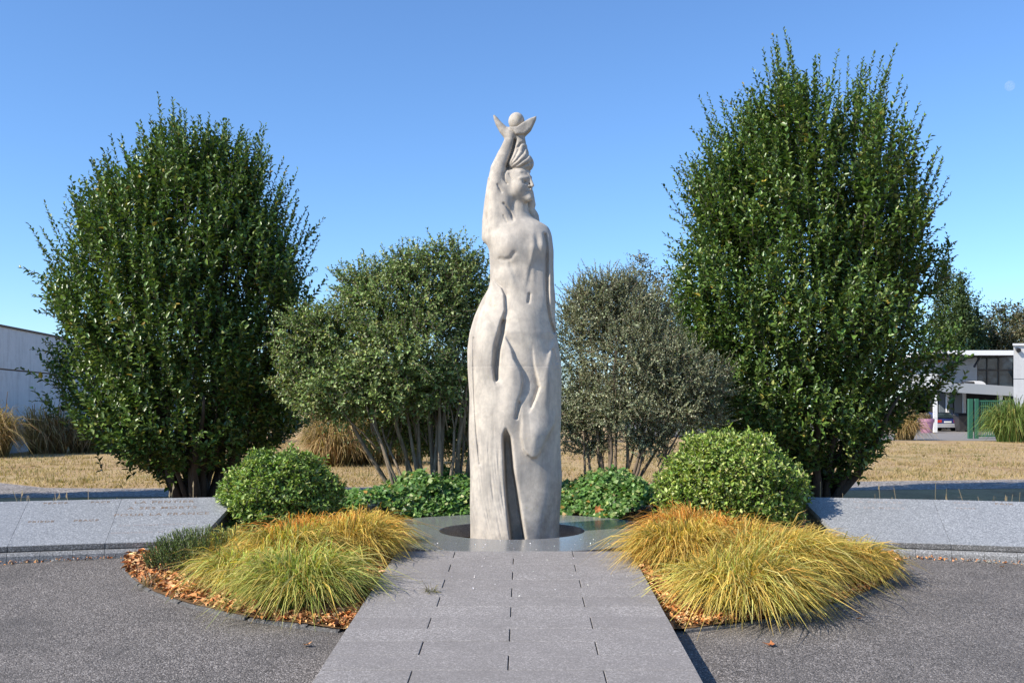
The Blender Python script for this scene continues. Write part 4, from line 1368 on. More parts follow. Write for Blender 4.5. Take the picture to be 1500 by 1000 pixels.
tuft(2.88, 10.0, .26, .58, .25, (.1, -.05), 3000, GOLD + GREEN[2:3], [.25, .4, .15, .05, .15], 13, 'straw yellow grass tuft below the right memorial wall')
tuft(2.3, 10.2, .28, .62, .29, (.05, -.05), 3200, GOLD + RUST[1:2], [.25, .4, .1, .05, .2], 14, 'yellow grass tuft in front of the larger clipped bush')

# low dark green plant at the left bed corner
def low_plant():
    global rng
    rng = np.random.default_rng(81)
    e = empty('low_evergreen_plant', (-3.02, 9.75, float(bed_z(-3.02, 9.75))), 'low dark green needle-leaved plant at the left corner of the left bed', 'plant')
    n = 620
    x = rng.uniform(-.55, .62, n); y = rng.uniform(-.55, .65, n)
    k = (x / .5) ** 2 + (y / .62) ** 2 < 1
    x, y = x[k], y[k]
    hh = .25 * np.sqrt(np.maximum(.05, 1 - (x / .52) ** 2 - (y / .64) ** 2))
    B = np.stack([x, y, hh * .25], 1)
    Dr = np.stack([x * .6, y * .6 - .1, np.full(len(x), .9)], 1) + rng.normal(0, .18, B.shape)
    p, t = shoots(B, Dr, hh + .06, .011, .042, .009, [(.14, .21, .05), (.2, .28, .08), (.09, .14, .035), (.34, .38, .13)], [.4, .3, .2, .1], 34, .1)
    finish_crown('foliage', [p], M['leaf_soft'], e, M['bark'], [t])
low_plant()

# ------------------------------------------------------------------ leaf litter and wood chips in the beds
def litter(name, n, sampler, size, cols, wts, label, seed, curl=.35, zoff=.012):
    global rng
    rng = np.random.default_rng(seed)
    P = sampler(n)
    n = len(P)
    N = norm(np.stack([rng.normal(0, .55, n), rng.normal(-.15, .55, n), np.ones(n)], 1))
    D = norm(np.cross(N, norm(rng.normal(0, 1, (n, 3)))))
    L = rng.uniform(size[0], size[1], n)
    P[:, 2] += zoff + rng.uniform(0, .03, n)
    v, q, c = leaf_arrays(P, D, N, L, L * rng.uniform(.35, .8, n), vary(n, cols, wts, .25), .35, curl)
    o = link(name, np_mesh(name, v, [q], c), M['mulch'])
    tag(o, label, 'leaf litter', None, 'stuff')
LC = [(.5, .19, .055), (.62, .29, .105), (.36, .13, .04), (.7, .43, .21), (.22, .085, .035)]
def in_bed(side):
    def f(n):
        a = rng.uniform(-math.pi, 0, n * 6) if True else 0
        r = np.sqrt(rng.uniform(1.9 ** 2, (BR - .03) ** 2, n * 6))
        x = BC[0] + r * np.cos(a); y = BC[1] + r * np.sin(a)
        ok = (x * side > 1.18) & (y < 11)
        # thicker towards the path and the front edge
        ok &= rng.random(n * 6) < np.clip(.16 + 1.2 * np.exp(-((np.abs(x) - 1.2) / .3) ** 2) + .8 * np.exp(-((BR - r) / .3) ** 2), 0, 1)
        x, y = x[ok][:n], y[ok][:n]
        return np.stack([x, y, bed_z(x, y)], 1)
    return f
litter('leaf_litter', 3800, in_bed(-1), (.035, .085), LC, [.32, .3, .16, .14, .08], 'drift of dry orange leaves in the left bed beside the path', 91)
litter('leaf_litter', 3800, in_bed(1), (.035, .085), LC, [.32, .3, .16, .14, .08], 'drift of dry orange leaves in the right bed beside the path', 92)
WCH = [(.64, .37, .15), (.74, .48, .24), (.52, .26, .1), (.34, .16, .06)]
litter('wood_chips', 9000, in_bed(-1), (.015, .04), WCH, [.35, .3, .25, .1], 'pale orange wood chip mulch in the left bed', 93, .1)
litter('wood_chips', 9000, in_bed(1), (.015, .04), WCH, [.35, .3, .25, .1], 'pale orange wood chip mulch in the right bed', 94, .1)
def crumbs(n):
    s = np.where(rng.random(n) < .5, -1, 1)
    ph = rng.uniform(.2, .36, n) * s
    r = RIN - .05 - np.abs(rng.normal(0, .03, n))
    x = r * np.sin(ph); y = WC + r * np.cos(ph)
    return np.stack([x, y, plaza_z(y)], 1)
litter('leaf_crumbs', 520, crumbs, (.01, .035), LC + [(.3, .27, .24)], [.2, .25, .12, .2, .08, .3], 'dry leaf crumbs gathered along the foot of the memorial walls', 95, .2, .002)

def fallen_leaf(x, y, z, size, seed, label, tilt=.4):
    """single plane-tree leaf with lobes"""
    r = random.Random(seed)
    pts = []
    lob = [(0, 1), (.5, .45), (1.0, .85), (1.45, .4), (2.0, .7), (2.7, .3), (3.14, .42)]
    prof = lob + [(2 * math.pi - a, b) for a, b in lob[-2:0:-1]]
    vs = [(0, 0, 0)]
    for a, b in prof:
        q = b * size * .5 * r.uniform(.85, 1.1)
        vs.append((q * math.cos(a), q * math.sin(a), (q * q / size) * r.uniform(.3, 1.3)))
    n = len(prof)
    fs = [(0, i + 1, (i + 1) % n + 1) for i in range(n)]
    me = bpy.data.meshes.new('fallen_leaf'); me.from_pydata(vs, [], fs); me.update()
    at = me.attributes.new('tint', 'FLOAT_COLOR', 'POINT')
    c = LC[seed % 3]
    at.data.foreach_set('color', np.tile(np.array([*c, 1.], np.float32), len(vs)))
    o = link('fallen_leaf', me, M['mulch'], None, (x, y, z))
    o.rotation_euler = (r.uniform(-tilt, tilt), r.uniform(-tilt, tilt), r.uniform(0, 6.28))
    tag(o, label, 'leaf', 'single fallen leaves')
    return o
def on_plaza(x, y):
    Y = F_PX * (CAMZ + SLOPE * 9.8 + .16) / (y - (600 - SLOPE * F_PX))
    return (x - 750) / F_PX * Y, Y, float(plaza_z(Y)) + .015
X, Y, Z = on_plaza(448, 947); fallen_leaf(X, Y, Z, .11, 1, 'curled dry leaf on the asphalt left of the path near the left bed')
X, Y, Z = on_plaza(1130, 946); fallen_leaf(X, Y, Z, .12, 2, 'brown dry leaf on the asphalt in front of the right bed')
X, Y, Z = on_plaza(1258, 908); fallen_leaf(X, Y, Z, .08, 3, 'thin pale leaf on the asphalt beside the right bed edging')
X, Y, Z = on_plaza(1468, 832); fallen_leaf(X, Y, Z, .07, 4, 'small orange leaf on the asphalt at far right')
X, Y, Z = on_plaza(1287, 808); fallen_leaf(X, Y, Z, .08, 6, 'orange leaf at the foot of the right memorial wall')
X, Y, Z = on_plaza(212, 834); fallen_leaf(X, Y, Z, .07, 7, 'small orange leaf on the asphalt left of the low plant')
o = fallen_leaf(1.12, 13.1, .09, .19, 3, 'large upright orange leaf at the back rim of the granite disc'); o.rotation_euler = (1.3, .1, .2)

# ------------------------------------------------------------------ background: left building and tall dry grass
def left_building():
    e = empty('concrete_building', (-18.4, 34.3, gz), 'windowless grey concrete building behind the tall grass at left', 'building')
    d = Vector((-.082, 1, 0)).normalized()
    n = Vector((d.y, -d.x, 0))      # towards +x
    def P(s, t, z): return tuple(d * s + n * t + Vector((0, 0, z)))
    def slab(name, s0, s1, t0, t1, z0, z1, mat):
        MB().hexa([P(s0, t0, z0), P(s0, t1, z0), P(s1, t1, z0), P(s1, t0, z0)][::-1], [P(s0, t0, z1), P(s0, t1, z1), P(s1, t1, z1), P(s1, t0, z1)][::-1]).build(name, mat, e)
    slab('lower_wall', 0, 34, -14, 0, -.2, 3.06, M['conc'])
    slab('upper_wall', 0, 34, -14, 0, 3.12, 4.62, M['conc'])
    slab('seam_strip', .05, 33.95, -13.95, -.03, 3.055, 3.125, M['seam'])
    slab('roof_flashing', -.05, 34.05, -14.05, .05, 4.62, 4.70, M['seam'])
left_building()

def tall_grass(X, Y, h, r, n, label, seed, pal, wts, name='tall_dry_grass'):
    V, q, c = blades(n, r * .45, h * 1.05, h * .88, (.04, -.03), seed, pal, wts, .011, .85)
    o = link(name, np_mesh(name, V, [q], c), M['blade'], None, (X, Y, gz))
    tag(o, label, 'tall grass', 'tall grasses on the lawn')
DRY = [((.22, .16, .07), (.40, .28, .13)), ((.28, .19, .08), (.50, .36, .18)), ((.18, .16, .06), (.34, .27, .11)), ((.2, .11, .06), (.34, .19, .1))]
tall_grass(-17.9, 33.9, 1.75, 1.5, 2600, 'sunlit tall straw grass at the far left edge', 21, DRY, [.3, .4, .2, .1])
tall_grass(-17.2, 36.9, 1.6, 1.4, 2000, 'shaded tall grass clump beside the sunlit straw grass at left', 22, DRY, [.3, .3, .2, .2])
tall_grass(-16.0, 37.6, 1.5, 1.4, 2000, 'shaded tall grass clump in front of the concrete building', 23, DRY, [.3, .3, .2, .2])
tall_grass(-14.9, 38.2, 1.5, 1.4, 2000, 'shaded tall grass clump half behind the left tree', 24, DRY, [.3, .3, .2, .2])
tall_grass(-5.1, 28.6, 1.5, 1.2, 2000, 'straw grass clump seen between the left tree and the evergreen shrub', 25, DRY, [.3, .4, .2, .1])
tall_grass(-4.3, 29.4, 1.55, 1.3, 2200, 'olive straw grass clump behind the pale stems of the evergreen shrub', 26, DRY, [.25, .3, .35, .1])
tall_grass(-3.3, 29.8, 1.3, 1.2, 1600, 'straw grass clump behind the shrub stems, nearest the statue', 27, DRY, [.25, .3, .35, .1])
tall_grass(20.9, 53.0, 1.5, 1.0, 1500, 'golden grass clump beside the pink plant pot', 28, DRY, [.2, .5, .2, .1])

# ------------------------------------------------------------------ background: right house, pot, car, gate
def bx(name, x0, x1, y0, y1, Y0, Y1, mat, parent, org):
    """box from photo pixels x0..x1, y0..y1 at depth Y0, reaching back to Y1"""
    k = Y0 / F_PX
    return MB().box((x0 - 750) * k - org[0], (x1 - 750) * k - org[0], Y0 - org[1], Y1 - org[1], CAMZ + (600 - y1) * k - org[2], CAMZ + (600 - y0) * k - org[2]).build(name, mat, parent)
def house():
    org = (31.0, 71.0, -.2)
    e = empty('white_house', org, 'white modern two-storey house with carport seen at right', 'house')
    # ground floor back wall with panels
    bx('back_wall', 1330, 1492, 572, 634, 79.0, 79.4, M['dark'], e, org)
    for x0, x1, m in ((1376, 1384, 'panelblue'), (1386, 1396, 'panelblue'), (1398, 1409, 'fascia')):
        bx('wall_panel', x0, x1, 576, 614, 78.85, 78.98, M[m], e, org)
    # canopy: fascia board that dips to the right, soffit, white corner
    k = 71 / F_PX
    def q(x, y, Y): v = px(x, y, Y); return (v.x - org[0], v.y - org[1], v.z - org[2])
    MB().add([q(1371, 558, 71), q(1487, 566, 71), q(1487, 580, 71), q(1371, 573, 71), q(1371, 558, 71.3), q(1487, 566, 71.3), q(1487, 580, 71.3), q(1371, 573, 71.3)],
             [(0, 3, 2, 1), (4, 5, 6, 7), (0, 1, 5, 4), (3, 7, 6, 2), (0, 4, 7, 3), (1, 2, 6, 5)]).build('canopy_fascia', M['fascia'], e)
    MB().add([q(1371, 560, 71), q(1371, 573, 71), q(1358, 570.5, 78), q(1358, 561, 78), q(1372, 560, 71.2), q(1372, 573, 71.2), q(1359.5, 570.5, 78), q(1359.5, 561, 78)],
             [(0, 1, 2, 3), (7, 6, 5, 4), (0, 3, 7, 4), (1, 5, 6, 2), (0, 4, 5, 1), (3, 2, 6, 7)]).build('canopy_end', M['white_paint'], e)
    MB().add([q(1371.5, 571, 71.31), q(1487, 577.5, 71.31), q(1487, 571, 79.5), q(1361, 568, 79.5), q(1371.5, 569.6, 71.31), q(1487, 576, 71.31), q(1487, 569.6, 79.5), q(1361, 566.6, 79.5)],
             [(0, 1, 2, 3), (7, 6, 5, 4), (0, 4, 5, 1), (1, 5, 6, 2), (2, 6, 7, 3), (3, 7, 4, 0)]).build('canopy_roof', M['dark'], e)
    for x, w, y0, y1, Y in ((1370.5, 2.6, 572.9, 633, 71.02), (1388.5, 2, 573, 629, 76.5), (1413, 2, 573, 629, 76.5), (1466.5, 2, 578, 633, 71.4)):
        bx('post', x - w, x + w, y0, y1, Y, Y + .18, M['white_paint'], e, org)
    # upper storey
    bx('upper_wall', 1372, 1431, 521, 568, 76, 84, M['clad'], e, org)
    for i in range(15):
        y = 523 + i * 3.0
        kk = 75.95 / F_PX
        mb = MB()
        z0 = CAMZ + (600 - y - 2.75) * kk - org[2]; z1 = CAMZ + (600 - y) * kk - org[2]
        xa, xb = (1371 - 750) * kk - org[0], (1431.2 - 750) * kk - org[0]
        mb.add([(xa, 4.93, z0), (xb, 4.93, z0), (xb, 4.985, z1), (xa, 4.985, z1), (xa, 5.0, z0), (xb, 5.0, z0), (xb, 5.0, z1), (xa, 5.0, z1)],
               [(0, 1, 2, 3), (0, 4, 5, 1), (3, 2, 6, 7), (0, 3, 7, 4), (1, 5, 6, 2)]).build('board', M['clad'], e)
    bx('roof_slab', 1360, 1486, 513, 520, 74, 86, M['white_paint'], e, org)
    bx('soffit', 1362, 1486, 520.1, 521.6, 74.2, 85, M['dark'], e, org)
    bx('rear_wall', 1431.3, 1484, 521, 568, 80, 84, M['dark'], e, org)
    w = empty('window', (0, 0, 0), None, None); w.parent = e; w.name = 'window_band'
    xs_ = [1431.5, 1446, 1463, 1484.5]
    rows = [(523.5, 541), (542.5, 567.5)]
    for i in range(3):
        for (ya, yb) in rows:
            bx('pane', xs_[i] + .8, xs_[i + 1] - .8, ya + .5, yb - .5, 76.1, 76.14, M['glass'], w, org)
        bx('mullion', xs_[i] - .7, xs_[i] + .75, 521.7, 567.9, 76.02, 76.2, M['frame'], w, org)
    bx('mullion', 1484.2, 1486, 521.7, 567.9, 76.02, 76.2, M['frame'], w, org)
    bx('transom', 1432, 1484, 541.2, 542.8, 76.0, 76.22, M['frame'], w, org)
    # slanted strut under the eaves
    a = Vector(q(1427, 537, 74.6)); b = Vector(q(1436, 522, 74.9))
    MB().tube([a, b], .09, 6).build('strut', M['frame'], e)
    # rounded roof cowl over the canopy
    k2 = 73 / F_PX
    mb = MB(); n = 10
    x0, x1 = (1428 - 750) * k2 - org[0], (1445 - 750) * k2 - org[0]
    zb = CAMZ + (600 - 566) * k2 - org[2]
    prof = [(x0, zb), (x0, zb + .42)] + [(x1 - .55 + .55 * math.sin(t), zb + .42 * math.cos(t)) for t in np.linspace(0, math.pi / 2, 6)]
    mb.v = [(x, Y_, z) for Y_ in (2.0, 3.6) for x, z in prof]
    m_ = len(prof)
    mb.f = [tuple(range(m_))[::-1], tuple(range(m_, 2 * m_))] + [(i, (i + 1) % m_, m_ + (i + 1) % m_, m_ + i) for i in range(m_)]
    mb.build('roof_cowl', M['white_paint'], e)
    bx('vent', 1414, 1427, 558.5, 563.5, 73, 73.6, M['bin'], e, org)
    bx('side_wall', 1340, 1361, 562, 634, 79, 79.5, M['panelblue'], e, org)
house()

def annex():
    org = (35.2, 66.0, -.2)
    e = empty('white_annex', org, 'plain white rendered block at the right edge of the view', 'building')
    def blk(name, y0, y1, mat, g=0.0):
        """block whose left side recedes to the right"""
        k = 66 / F_PX
        z0, z1 = CAMZ + (600 - y1) * k - org[2], CAMZ + (600 - y0) * k - org[2]
        x0 = (1484.5 - 750) * k - org[0]
        pl = [(x0 - g, -g), (x0 + 6, -g), (x0 + 12, 10 + g), (x0 + 6.2 - g, 10 + g)]
        MB().hexa([(x, y, z0) for x, y in pl], [(x, y, z1) for x, y in pl]).build(name, mat, e)
    blk('wall_upper', 506, 554.4, M['white'])
    blk('wall_lower', 555.4, 638, M['white'])
    blk('wall_joint', 554.4, 555.4, M['fascia'], -.04)
    blk('coping', 503, 506, M['white_paint'], .12)
    v = px(1491, 511, 65.85)
    MB().tube([(v.x - org[0], v.y - org[1] + .12, v.z - org[2]), (v.x - org[0], v.y - org[1] - .12, v.z - org[2] - .1)], [.12, .16], 8).build('floodlight', M['frame'], e)
annex()

def pot():
    Yp_ = 69.5; v = px(1357, 633.6, Yp_)
    e = empty('plant_pot', (v.x, v.y, -.2), 'large pink flower pot with a spiky plant by the carport post', 'plant pot')
    MB().lathe([(0.001, 0), (.37, 0), (.47, .74), (.52, .745), (.53, .98), (.47, .985), (.45, .9), (0.001, .88)], n=28).build('pot', M['pot'], e, False)
    V, q, c = blades(260, .22, .75, .5, (0, 0), 33, [((.15, .16, .07), (.3, .24, .13)), ((.2, .12, .08), (.35, .22, .15))], [.5, .5], .016)
    link('plant', np_mesh('plant', V, [q], c), M['blade'], e, (0, 0, .88))
pot()

def car():
    Yc = 74.0; v = px(1388, 632, Yc)
    e = empty('parked_car', (v.x, v.y, -.2), 'blue car with silver bumper parked under the carport', 'car')
    # body from length-wise sections (rear faces the viewer, -y)
    sec = [(-.02, .70, .34, .62), (.05, .82, .28, .92), (.55, .86, .24, .98), (1.5, .87, .22, .96), (3.3, .86, .22, .94), (3.9, .8, .25, .82), (4.05, .7, .3, .6)]
    mb = MB()
    for (y, w, z0, z1) in sec:
        mb.v += [(-w, y, z0), (w, y, z0), (w, y, (z0 + z1) / 2), (w * .95, y, z1), (-w * .95, y, z1), (-w, y, (z0 + z1) / 2)]
    for i in range(len(sec) - 1):
        for j in range(6):
            mb.f.append((6 * i + j, 6 * i + (j + 1) % 6, 6 * i + 6 + (j + 1) % 6, 6 * i + 6 + j))
    mb.f.append(tuple(range(6))[::-1]); mb.f.append(tuple(6 * (len(sec) - 1) + j for j in range(6)))
    mb.build('body', M['carpaint'], e, False)
    mb = MB()
    for (y, w, z) in [(.25, .74, .97), (.75, .60, 1.40), (2.1, .60, 1.42), (2.9, .74, .95)]:
        mb.v += [(-w, y, z), (w, y, z)]
    mb.v += [(-.74, .25, .93), (.74, .25, .93), (-.74, 2.9, .9), (.74, 2.9, .9)]
    mb.f = [(2, 3, 5, 4), (0, 2, 4, 6), (1, 7, 5, 3), (4, 5, 7, 6)]
    mb.build('cabin', M['carpaint'], e)
    MB().add([(-.66, .30, 1.0), (.66, .30, 1.0), (.54, .70, 1.36), (-.54, .70, 1.36)], [(0, 1, 2, 3)]).build('rear_window', M['glass'], e)
    MB().bbox(-.84, .84, -.10, .2, .30, .58, .04).build('bumper', M['carbump'], e)
    MB().box(-.26, .26, -.06, .0, .64, .76).build('number_plate', M['plate'], e)
    for s in (-1, 1):
        MB().box(s * .60 - .15, s * .60 + .15, -.03, .1, .66, .86).build('tail_lamp', M['lamp'], e)
        for y in (.7, 3.2):
            MB().tube([(s * .62, y, .31), (s * .84, y, .31)], .31, 16).build('wheel', M['tyre'], e)
car()

def wheelie_bin():
    v = px(1411, 632, 73.5)
    e = empty('refuse_bin', (v.x, v.y, -.2), 'dark refuse container beside the blue car', 'bin')
    MB().hexa([(-.42, -.35, .08), (.42, -.35, .08), (.42, .35, .08), (-.42, .35, .08)], [(-.55, -.5, 1.15), (.55, -.5, 1.15), (.55, .5, 1.15), (-.55, .5, 1.15)]).build('bin_body', M['bin'], e)
    MB().hexa([(-.58, -.54, 1.152), (.58, -.54, 1.152), (.58, .54, 1.152), (-.58, .54, 1.152)], [(-.5, -.3, 1.3), (.5, -.3, 1.3), (.5, .52, 1.36), (-.5, .52, 1.36)]).build('lid', M['bin'], e)
    for s in (-1, 1):
        MB().tube([(s * .3, .3, .1), (s * .42, .3, .1)], .1, 10).build('wheel', M['tyre'], e)
wheelie_bin()

def gate():
    Yg = 55.5; k = Yg / F_PX
    v = px(1418, 642, Yg)
    e = empty('green_gate', (v.x, Yg, -.2), 'green metal bar gate with two posts in front of the carport', 'gate')
    H_ = (642 - 585) * k
    for x, w in ((3, .115), (12, .09)):
        MB().box(x * k - w, x * k + w, -.09, .09, -.05, H_ + .05).build('gate_post', M['green'], e)
    MB().box(12 * k + .09, 62 * k, -.03, .03, H_ - .12, H_ - .03).build('top_rail', M['green'], e)
    MB().box(12 * k + .09, 62 * k, -.03, .03, .1, .19).build('bottom_rail', M['green'], e)
    bar = None
    for i in range(17):
        x = (14.6 + i * 2.8) * k
        if bar is None:
            bar = MB().box(-.018, .018, -.018, .018, .191, H_ - .121).mesh('bar')
        link('bar', bar, M['green'], e, (x, 0, 0))
gate()

# round green grass by the annex
def big_tuft(X, Y, h, r, n, label, seed, pal, wts):
    V, q, c = blades(n, r * .5, h * 1.0, h * .85, (-.02, 0), seed, pal, wts, .014, .9)
    tag(link('fountain_grass', np_mesh('fountain_grass', V, [q], c), M['blade'], None, (X, Y, gz)), label, 'tall grass', 'tall grasses on the lawn')
GRN = [((.07, .13, .03), (.16, .24, .06)), ((.1, .16, .035), (.24, .3, .08)), ((.15, .15, .04), (.33, .3, .1))]
big_tuft(25.2, 50.0, 2.1, 1.55, 3000, 'round bright green fountain grass in front of the white block', 51, GRN, [.4, .4, .2])
big_tuft(26.8, 49.5, 1.5, 1.3, 2000, 'yellowing fountain grass at the right edge', 52, DRY + GRN[2:], [.2, .3, .1, .1, .3])

# ------------------------------------------------------------------ background trees
def far_tree(name, X, Y, prof, n, leaf, cols, wts, label, seed, up=.6, trunk=.2, group='trees far behind', by=.9):
    global rng
    rng = np.random.default_rng(seed)
    e = empty(name, (X, Y, gz), label, 'tree', group)
    wob = wobble(seed, 8, .24)
    B, th, f = crown_points(n, prof, wob, .3, by, .4)
    out = np.stack([np.cos(th), np.sin(th), np.zeros(n)], 1)
    Dr = out * .7 + np.array([[0, 0, up]]) + rng.normal(0, .4, B.shape)
    Ln = rng.uniform(.6, 1.2, n) * leaf * 5
    p, t = shoots(B - norm(Dr) * (Ln * .5)[:, None], Dr, Ln, leaf * .55, leaf, leaf * .6, cols, wts, 52, .25, .25, True)
    finish_crown('crown', [p], M['leaf_soft'], e)
    a = np.array(prof); zt = a[-1, 0]
    rr = random.Random(seed)
    bs, tp, ra = [(0, 0, -.2)], [(0, 0, zt * .9)], [trunk]
    for i in range(9):
        h = zt * rr.uniform(.25, .7); t_ = rr.uniform(0, 6.28)
        h2 = min(zt * .95, h + zt * .22)
        w = np.interp(h2, a[:, 0], a[:, 2]) * .7
        bs.append((0, 0, h * .7)); tp.append((w * math.cos(t_), w * math.sin(t_), h2)); ra.append(trunk * .4)
    limbs_mesh(bs, tp, ra, 6, .2, seed).build('trunk', M['bark'], e, True)
def egg(h, w, z0=.4, top=.15):
    return [(z0, -w * .35, w * .35), (z0 + (h - z0) * .25, -w * .8, w * .8), (z0 + (h - z0) * .5, -w, w), (z0 + (h - z0) * .75, -w * .75, w * .75), (h, -w * top, w * top)]
def col(h, w): return [(1, -w * .6, w * .6), (h * .3, -w, w), (h * .6, -w * .9, w * .9), (h * .85, -w * .5, w * .5), (h, -.1, .1)]
DG = [(.055, .09, .028), (.08, .125, .038), (.035, .062, .022), (.13, .16, .05)]
OL = [(.09, .09, .045), (.13, .125, .06), (.06, .065, .03), (.16, .12, .06)]
def topH(y, Y): return CAMZ + (600 - y) / F_PX * Y - gz
def xat(x, Y): return (x - 750) / F_PX * Y
far_tree('poplar_tree', xat(1408, 95), 95, col(topH(392, 95), 1.3), 1700, .3, DG, [.4, .3, .2, .1], 'dark columnar poplar behind the house, tallest of the far row', 301)
far_tree('poplar_tree', xat(1384, 98), 98, col(topH(372, 98), 1.5), 1500, .3, DG, [.4, .3, .2, .1], 'dark columnar poplar half hidden by the right tree', 302)
far_tree('poplar_tree', xat(1431, 97), 97, col(topH(434, 97), .95), 800, .3, DG + OL[:1], [.4, .3, .15, .05, .1], 'thin columnar poplar behind the house roof', 303)
far_tree('broad_tree', xat(1472, 104), 104, egg(topH(446, 104), 4.2, 1, .3), 1900, .32, OL + DG[:2], [.3, .25, .15, .05, .15, .1], 'olive broad tree behind the house roof at right', 304)
far_tree('broad_tree', xat(1515, 99), 99, egg(topH(452, 99), 3.8, 1, .3), 1600, .32, OL, [.4, .3, .2, .1], 'brownish broad tree above the white block', 305)
far_tree('broad_tree', xat(1435, 102), 102, egg(topH(478, 102), 3.6, 1, .4), 1500, .32, OL + DG[:2], [.25, .2, .1, .05, .2, .2], 'low rounded tree behind the house roof', 306)
far_tree('birch_tree', xat(940, 30), 30, egg(topH(372, 30), 1.15, 1.6, .2), 900, .09, [(.11, .115, .05), (.15, .15, .065), (.07, .08, .035), (.16, .12, .05)], [.4, .3, .2, .1], 'pale olive tree rising behind the grey-green shrub', 307, .2, .07)
far_tree('birch_tree', xat(975, 33), 33, egg(topH(392, 33), 1.2, 1.6, .2), 800, .09, [(.12, .12, .05), (.16, .15, .065), (.08, .09, .035), (.17, .13, .05)], [.4, .3, .2, .1], 'pale olive tree between the grey-green shrub and the right tree', 308, .2, .07)
# hedge of low trees closing the view behind the shrubs
hx = [(-9.5, 47, 3.6, 2.4), (-5.5, 49, 3.9, 2.5), (-2.0, 46, 3.5, 2.2), (1.8, 50, 3.9, 2.5), (5.2, 58, 3.6, 2.6), (9.5, 60, 3.8, 2.7), (-13.5, 50, 3.6, 2.5), (13.5, 62, 3.5, 2.4)]
for i, (x, y, h, w) in enumerate(hx):
    far_tree('hedge_tree', x, y, egg(h, w, .1, .5), 620, .15, DG + OL[:1], [.35, .3, .15, .1, .1],
             ['low tree in the far hedge behind the left tree', 'low tree in the far hedge between left tree and evergreen shrub', 'low tree in the far hedge behind the evergreen shrub', 'low tree in the far hedge directly behind the statue', 'low tree in the far hedge behind the grey-green shrub', 'low tree in the far hedge behind the right tree', 'low tree in the far hedge nearest the concrete building', 'low tree in the far hedge nearest the white house'][i], 320 + i, .4, .1, 'far hedge')

# ------------------------------------------------------------------ dry lawn blades, wall-top weeds
def lawn_blades():
    r = np.random.default_rng(77)
    nc = 2600
    yc = 20.5 + 28 * r.uniform(0, 1, nc) ** 1.3
    xc_ = r.uniform(-.57, .57, nc) * yc
    rc = r.gamma(2.0, .14, nc); hc_ = r.uniform(.5, 1.5, nc)
    n = 70000
    ci = r.integers(0, nc, n)
    x = xc_[ci] + r.normal(0, 1, n) * rc[ci] * 1.6; y = yc[ci] + r.normal(0, 1, n) * rc[ci]
    hk = hc_[ci]
    # keep off the road
    fy = np.interp(x, [-60, -20, -11.6, -9.6, -8, 0, 7, 20, 60], [52, 28, 22.2, 20.5, 20.35, 20.9, 22.2, 24.3, 30.5])
    ok = y > fy + .05
    x, y, hk, ci = x[ok], y[ok], hk[ok], ci[ok]; n = len(x)
    B = np.stack([x, y, np.full(n, gz)], 1)
    h = r.uniform(.03, .1, n) * hk
    d = np.stack([r.normal(0, .5, n), r.normal(0, .5, n), np.ones(n)], 1) * h[:, None]
    sdv = np.stack([r.normal(0, 1, n), r.normal(0, .6, n), np.zeros(n)], 1); sdv = norm(sdv) * r.uniform(.006, .016, (n, 1))
    V = np.stack([B - sdv, B + sdv, B + d], 1).reshape(-1, 3)
    f = np.arange(3 * n).reshape(-1, 3)
    pal = np.array([(.42, .31, .16), (.5, .38, .2), (.3, .22, .11), (.2, .2, .07)])
    kcol = np.where(r.random(n) < .6, r.choice(4, nc, p=[.42, .28, .18, .12])[ci], r.choice(4, n, p=[.4, .3, .2, .1]))
    c = np.repeat(pal[kcol], 3, 0)
    tag(link('dry_grass', np_mesh('dry_grass', V, [f], c), M['blade']), 'short dry straw grass scattered over the lawn', 'grass', None, 'stuff')
lawn_blades()
def weeds():
    r = np.random.default_rng(78)
    vs = []; fs = []; cs = []; k = 0
    n = 130
    s = np.where(r.random(n) < .5, -1, 1)
    ph = r.uniform(.19, .4, n) * s
    rr_ = ROUT + r.uniform(.03, .4, n)
    x = rr_ * np.sin(ph); y = WC + rr_ * np.cos(ph)
    B = np.stack([x, y, np.full(n, -.1)], 1)
    h = r.uniform(.36, .58, n) * r.choice([.9, 1.12], n, p=[.75, .25])
    tip = B + np.stack([r.normal(0, .12, n), r.normal(0, .1, n), h], 1)
    sdv = np.tile(np.array([[.004, 0, 0]]), (n, 1))
    V = np.stack([B - sdv, B + sdv, tip + sdv * .8, tip - sdv * .8], 1).reshape(-1, 3)
    q = np.arange(4 * n).reshape(-1, 4)
    hd = tip[::3]; m = len(hd)
    V2 = np.stack([hd + [-.012, 0, -.03], hd + [0, .004, .035], hd + [.012, 0, -.02], hd + [0, -.01, -.05]], 1).reshape(-1, 3)
    q = np.concatenate([q, 4 * n + np.arange(4 * m).reshape(-1, 4)])
    V = np.concatenate([V, V2])
    tag(link('wall_weeds', np_mesh('wall_weeds', V, [q], np.tile([[.38, .30, .19]], (len(V), 1))), M['blade']), 'thin dry weeds standing behind the memorial walls', 'weeds', None, 'stuff')
weeds()
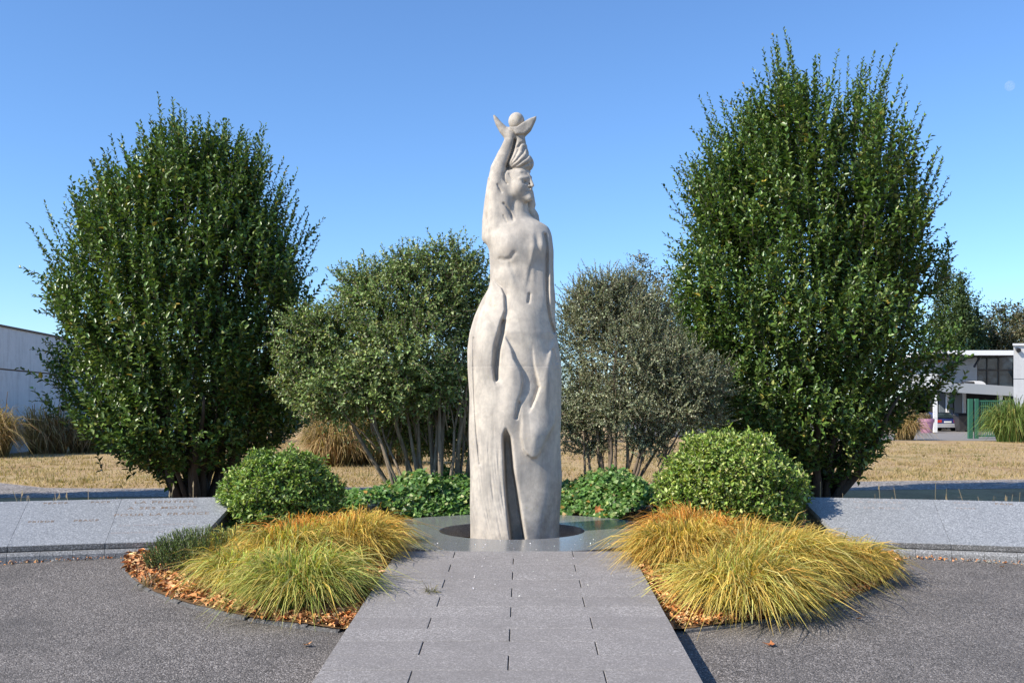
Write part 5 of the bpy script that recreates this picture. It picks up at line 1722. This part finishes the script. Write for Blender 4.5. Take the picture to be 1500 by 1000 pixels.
# soil strip behind the walls
mb = MB()
for s in (-1, 1):
    k = len(mb.v); n = 18
    for i in range(n + 1):
        ph = (.16 + (.62 - .16) * i / n) * s
        for rho in (ROUT - .2, ROUT + 6.3):
            mb.v.append((rho * math.sin(ph), WC + rho * math.cos(ph), -.2065))
    for i in range(n):
        f = (k + 2 * i, k + 2 * i + 1, k + 2 * i + 3, k + 2 * i + 2)
        mb.f.append(f if s < 0 else f[::-1])
tag(mb.build('soil_strip', M['soil']), kind='structure')

def small_weed(x, y, z, n, ln, h, pal, seed, label, name='dry_weed'):
    V, q, c = blades(n, .05, ln, h, (0, 0), seed, pal, [1] * len(pal), .0022, .9)
    tag(link(name, np_mesh(name, V, [q], c), M['blade'], None, (x, y, z)), label, 'weed', 'small weeds')
X, Y, Z = on_plaza(218, 862); small_weed(X, Y, Z - .02, 60, .24, .16, [((.25, .2, .13), (.5, .4, .3))], 61, 'sparse dry weed on the asphalt at the left end of the left bed')
small_weed(-.66, 8.12, path_z(8.12), 40, .07, .035, [((.12, .12, .05), (.25, .2, .1))], 62, 'tiny weed in a slab joint left of the path middle')
small_weed(-1.72, 12.35, -.02, 26, .36, .36, [((.35, .27, .2), (.55, .45, .36))], 63, 'thin dry stalks in front of the left ivy carpet')
def chips(n):
    x = rng.normal(.35, .75, n); y = np.where(rng.random(n) < .6, rng.uniform(9.9, 10.7, n), rng.uniform(7.5, 9.8, n))
    ok = (np.abs(x) < 1.1)
    x, y = x[ok], y[ok]
    return np.stack([x, y, np.where(y > 9.8, 0, path_z(y))], 1)
litter('white_chips', 150, chips, (.008, .02), [(.8, .79, .76), (.7, .68, .64)], [.6, .4], 'scattered white stone chips on the disc and path', 96, .1, -.012)

# ------------------------------------------------------------------ daytime moon
bm = bmesh.new(); bmesh.ops.create_uvsphere(bm, u_segments=32, v_segments=16, radius=13)
me = bpy.data.meshes.new('moon'); bm.to_mesh(me); bm.free()
v = px(1479, 126, 2600)
tag(link('moon', me, M['moon'], None, v, True), 'faint pale daytime moon in the sky at upper right', 'moon')
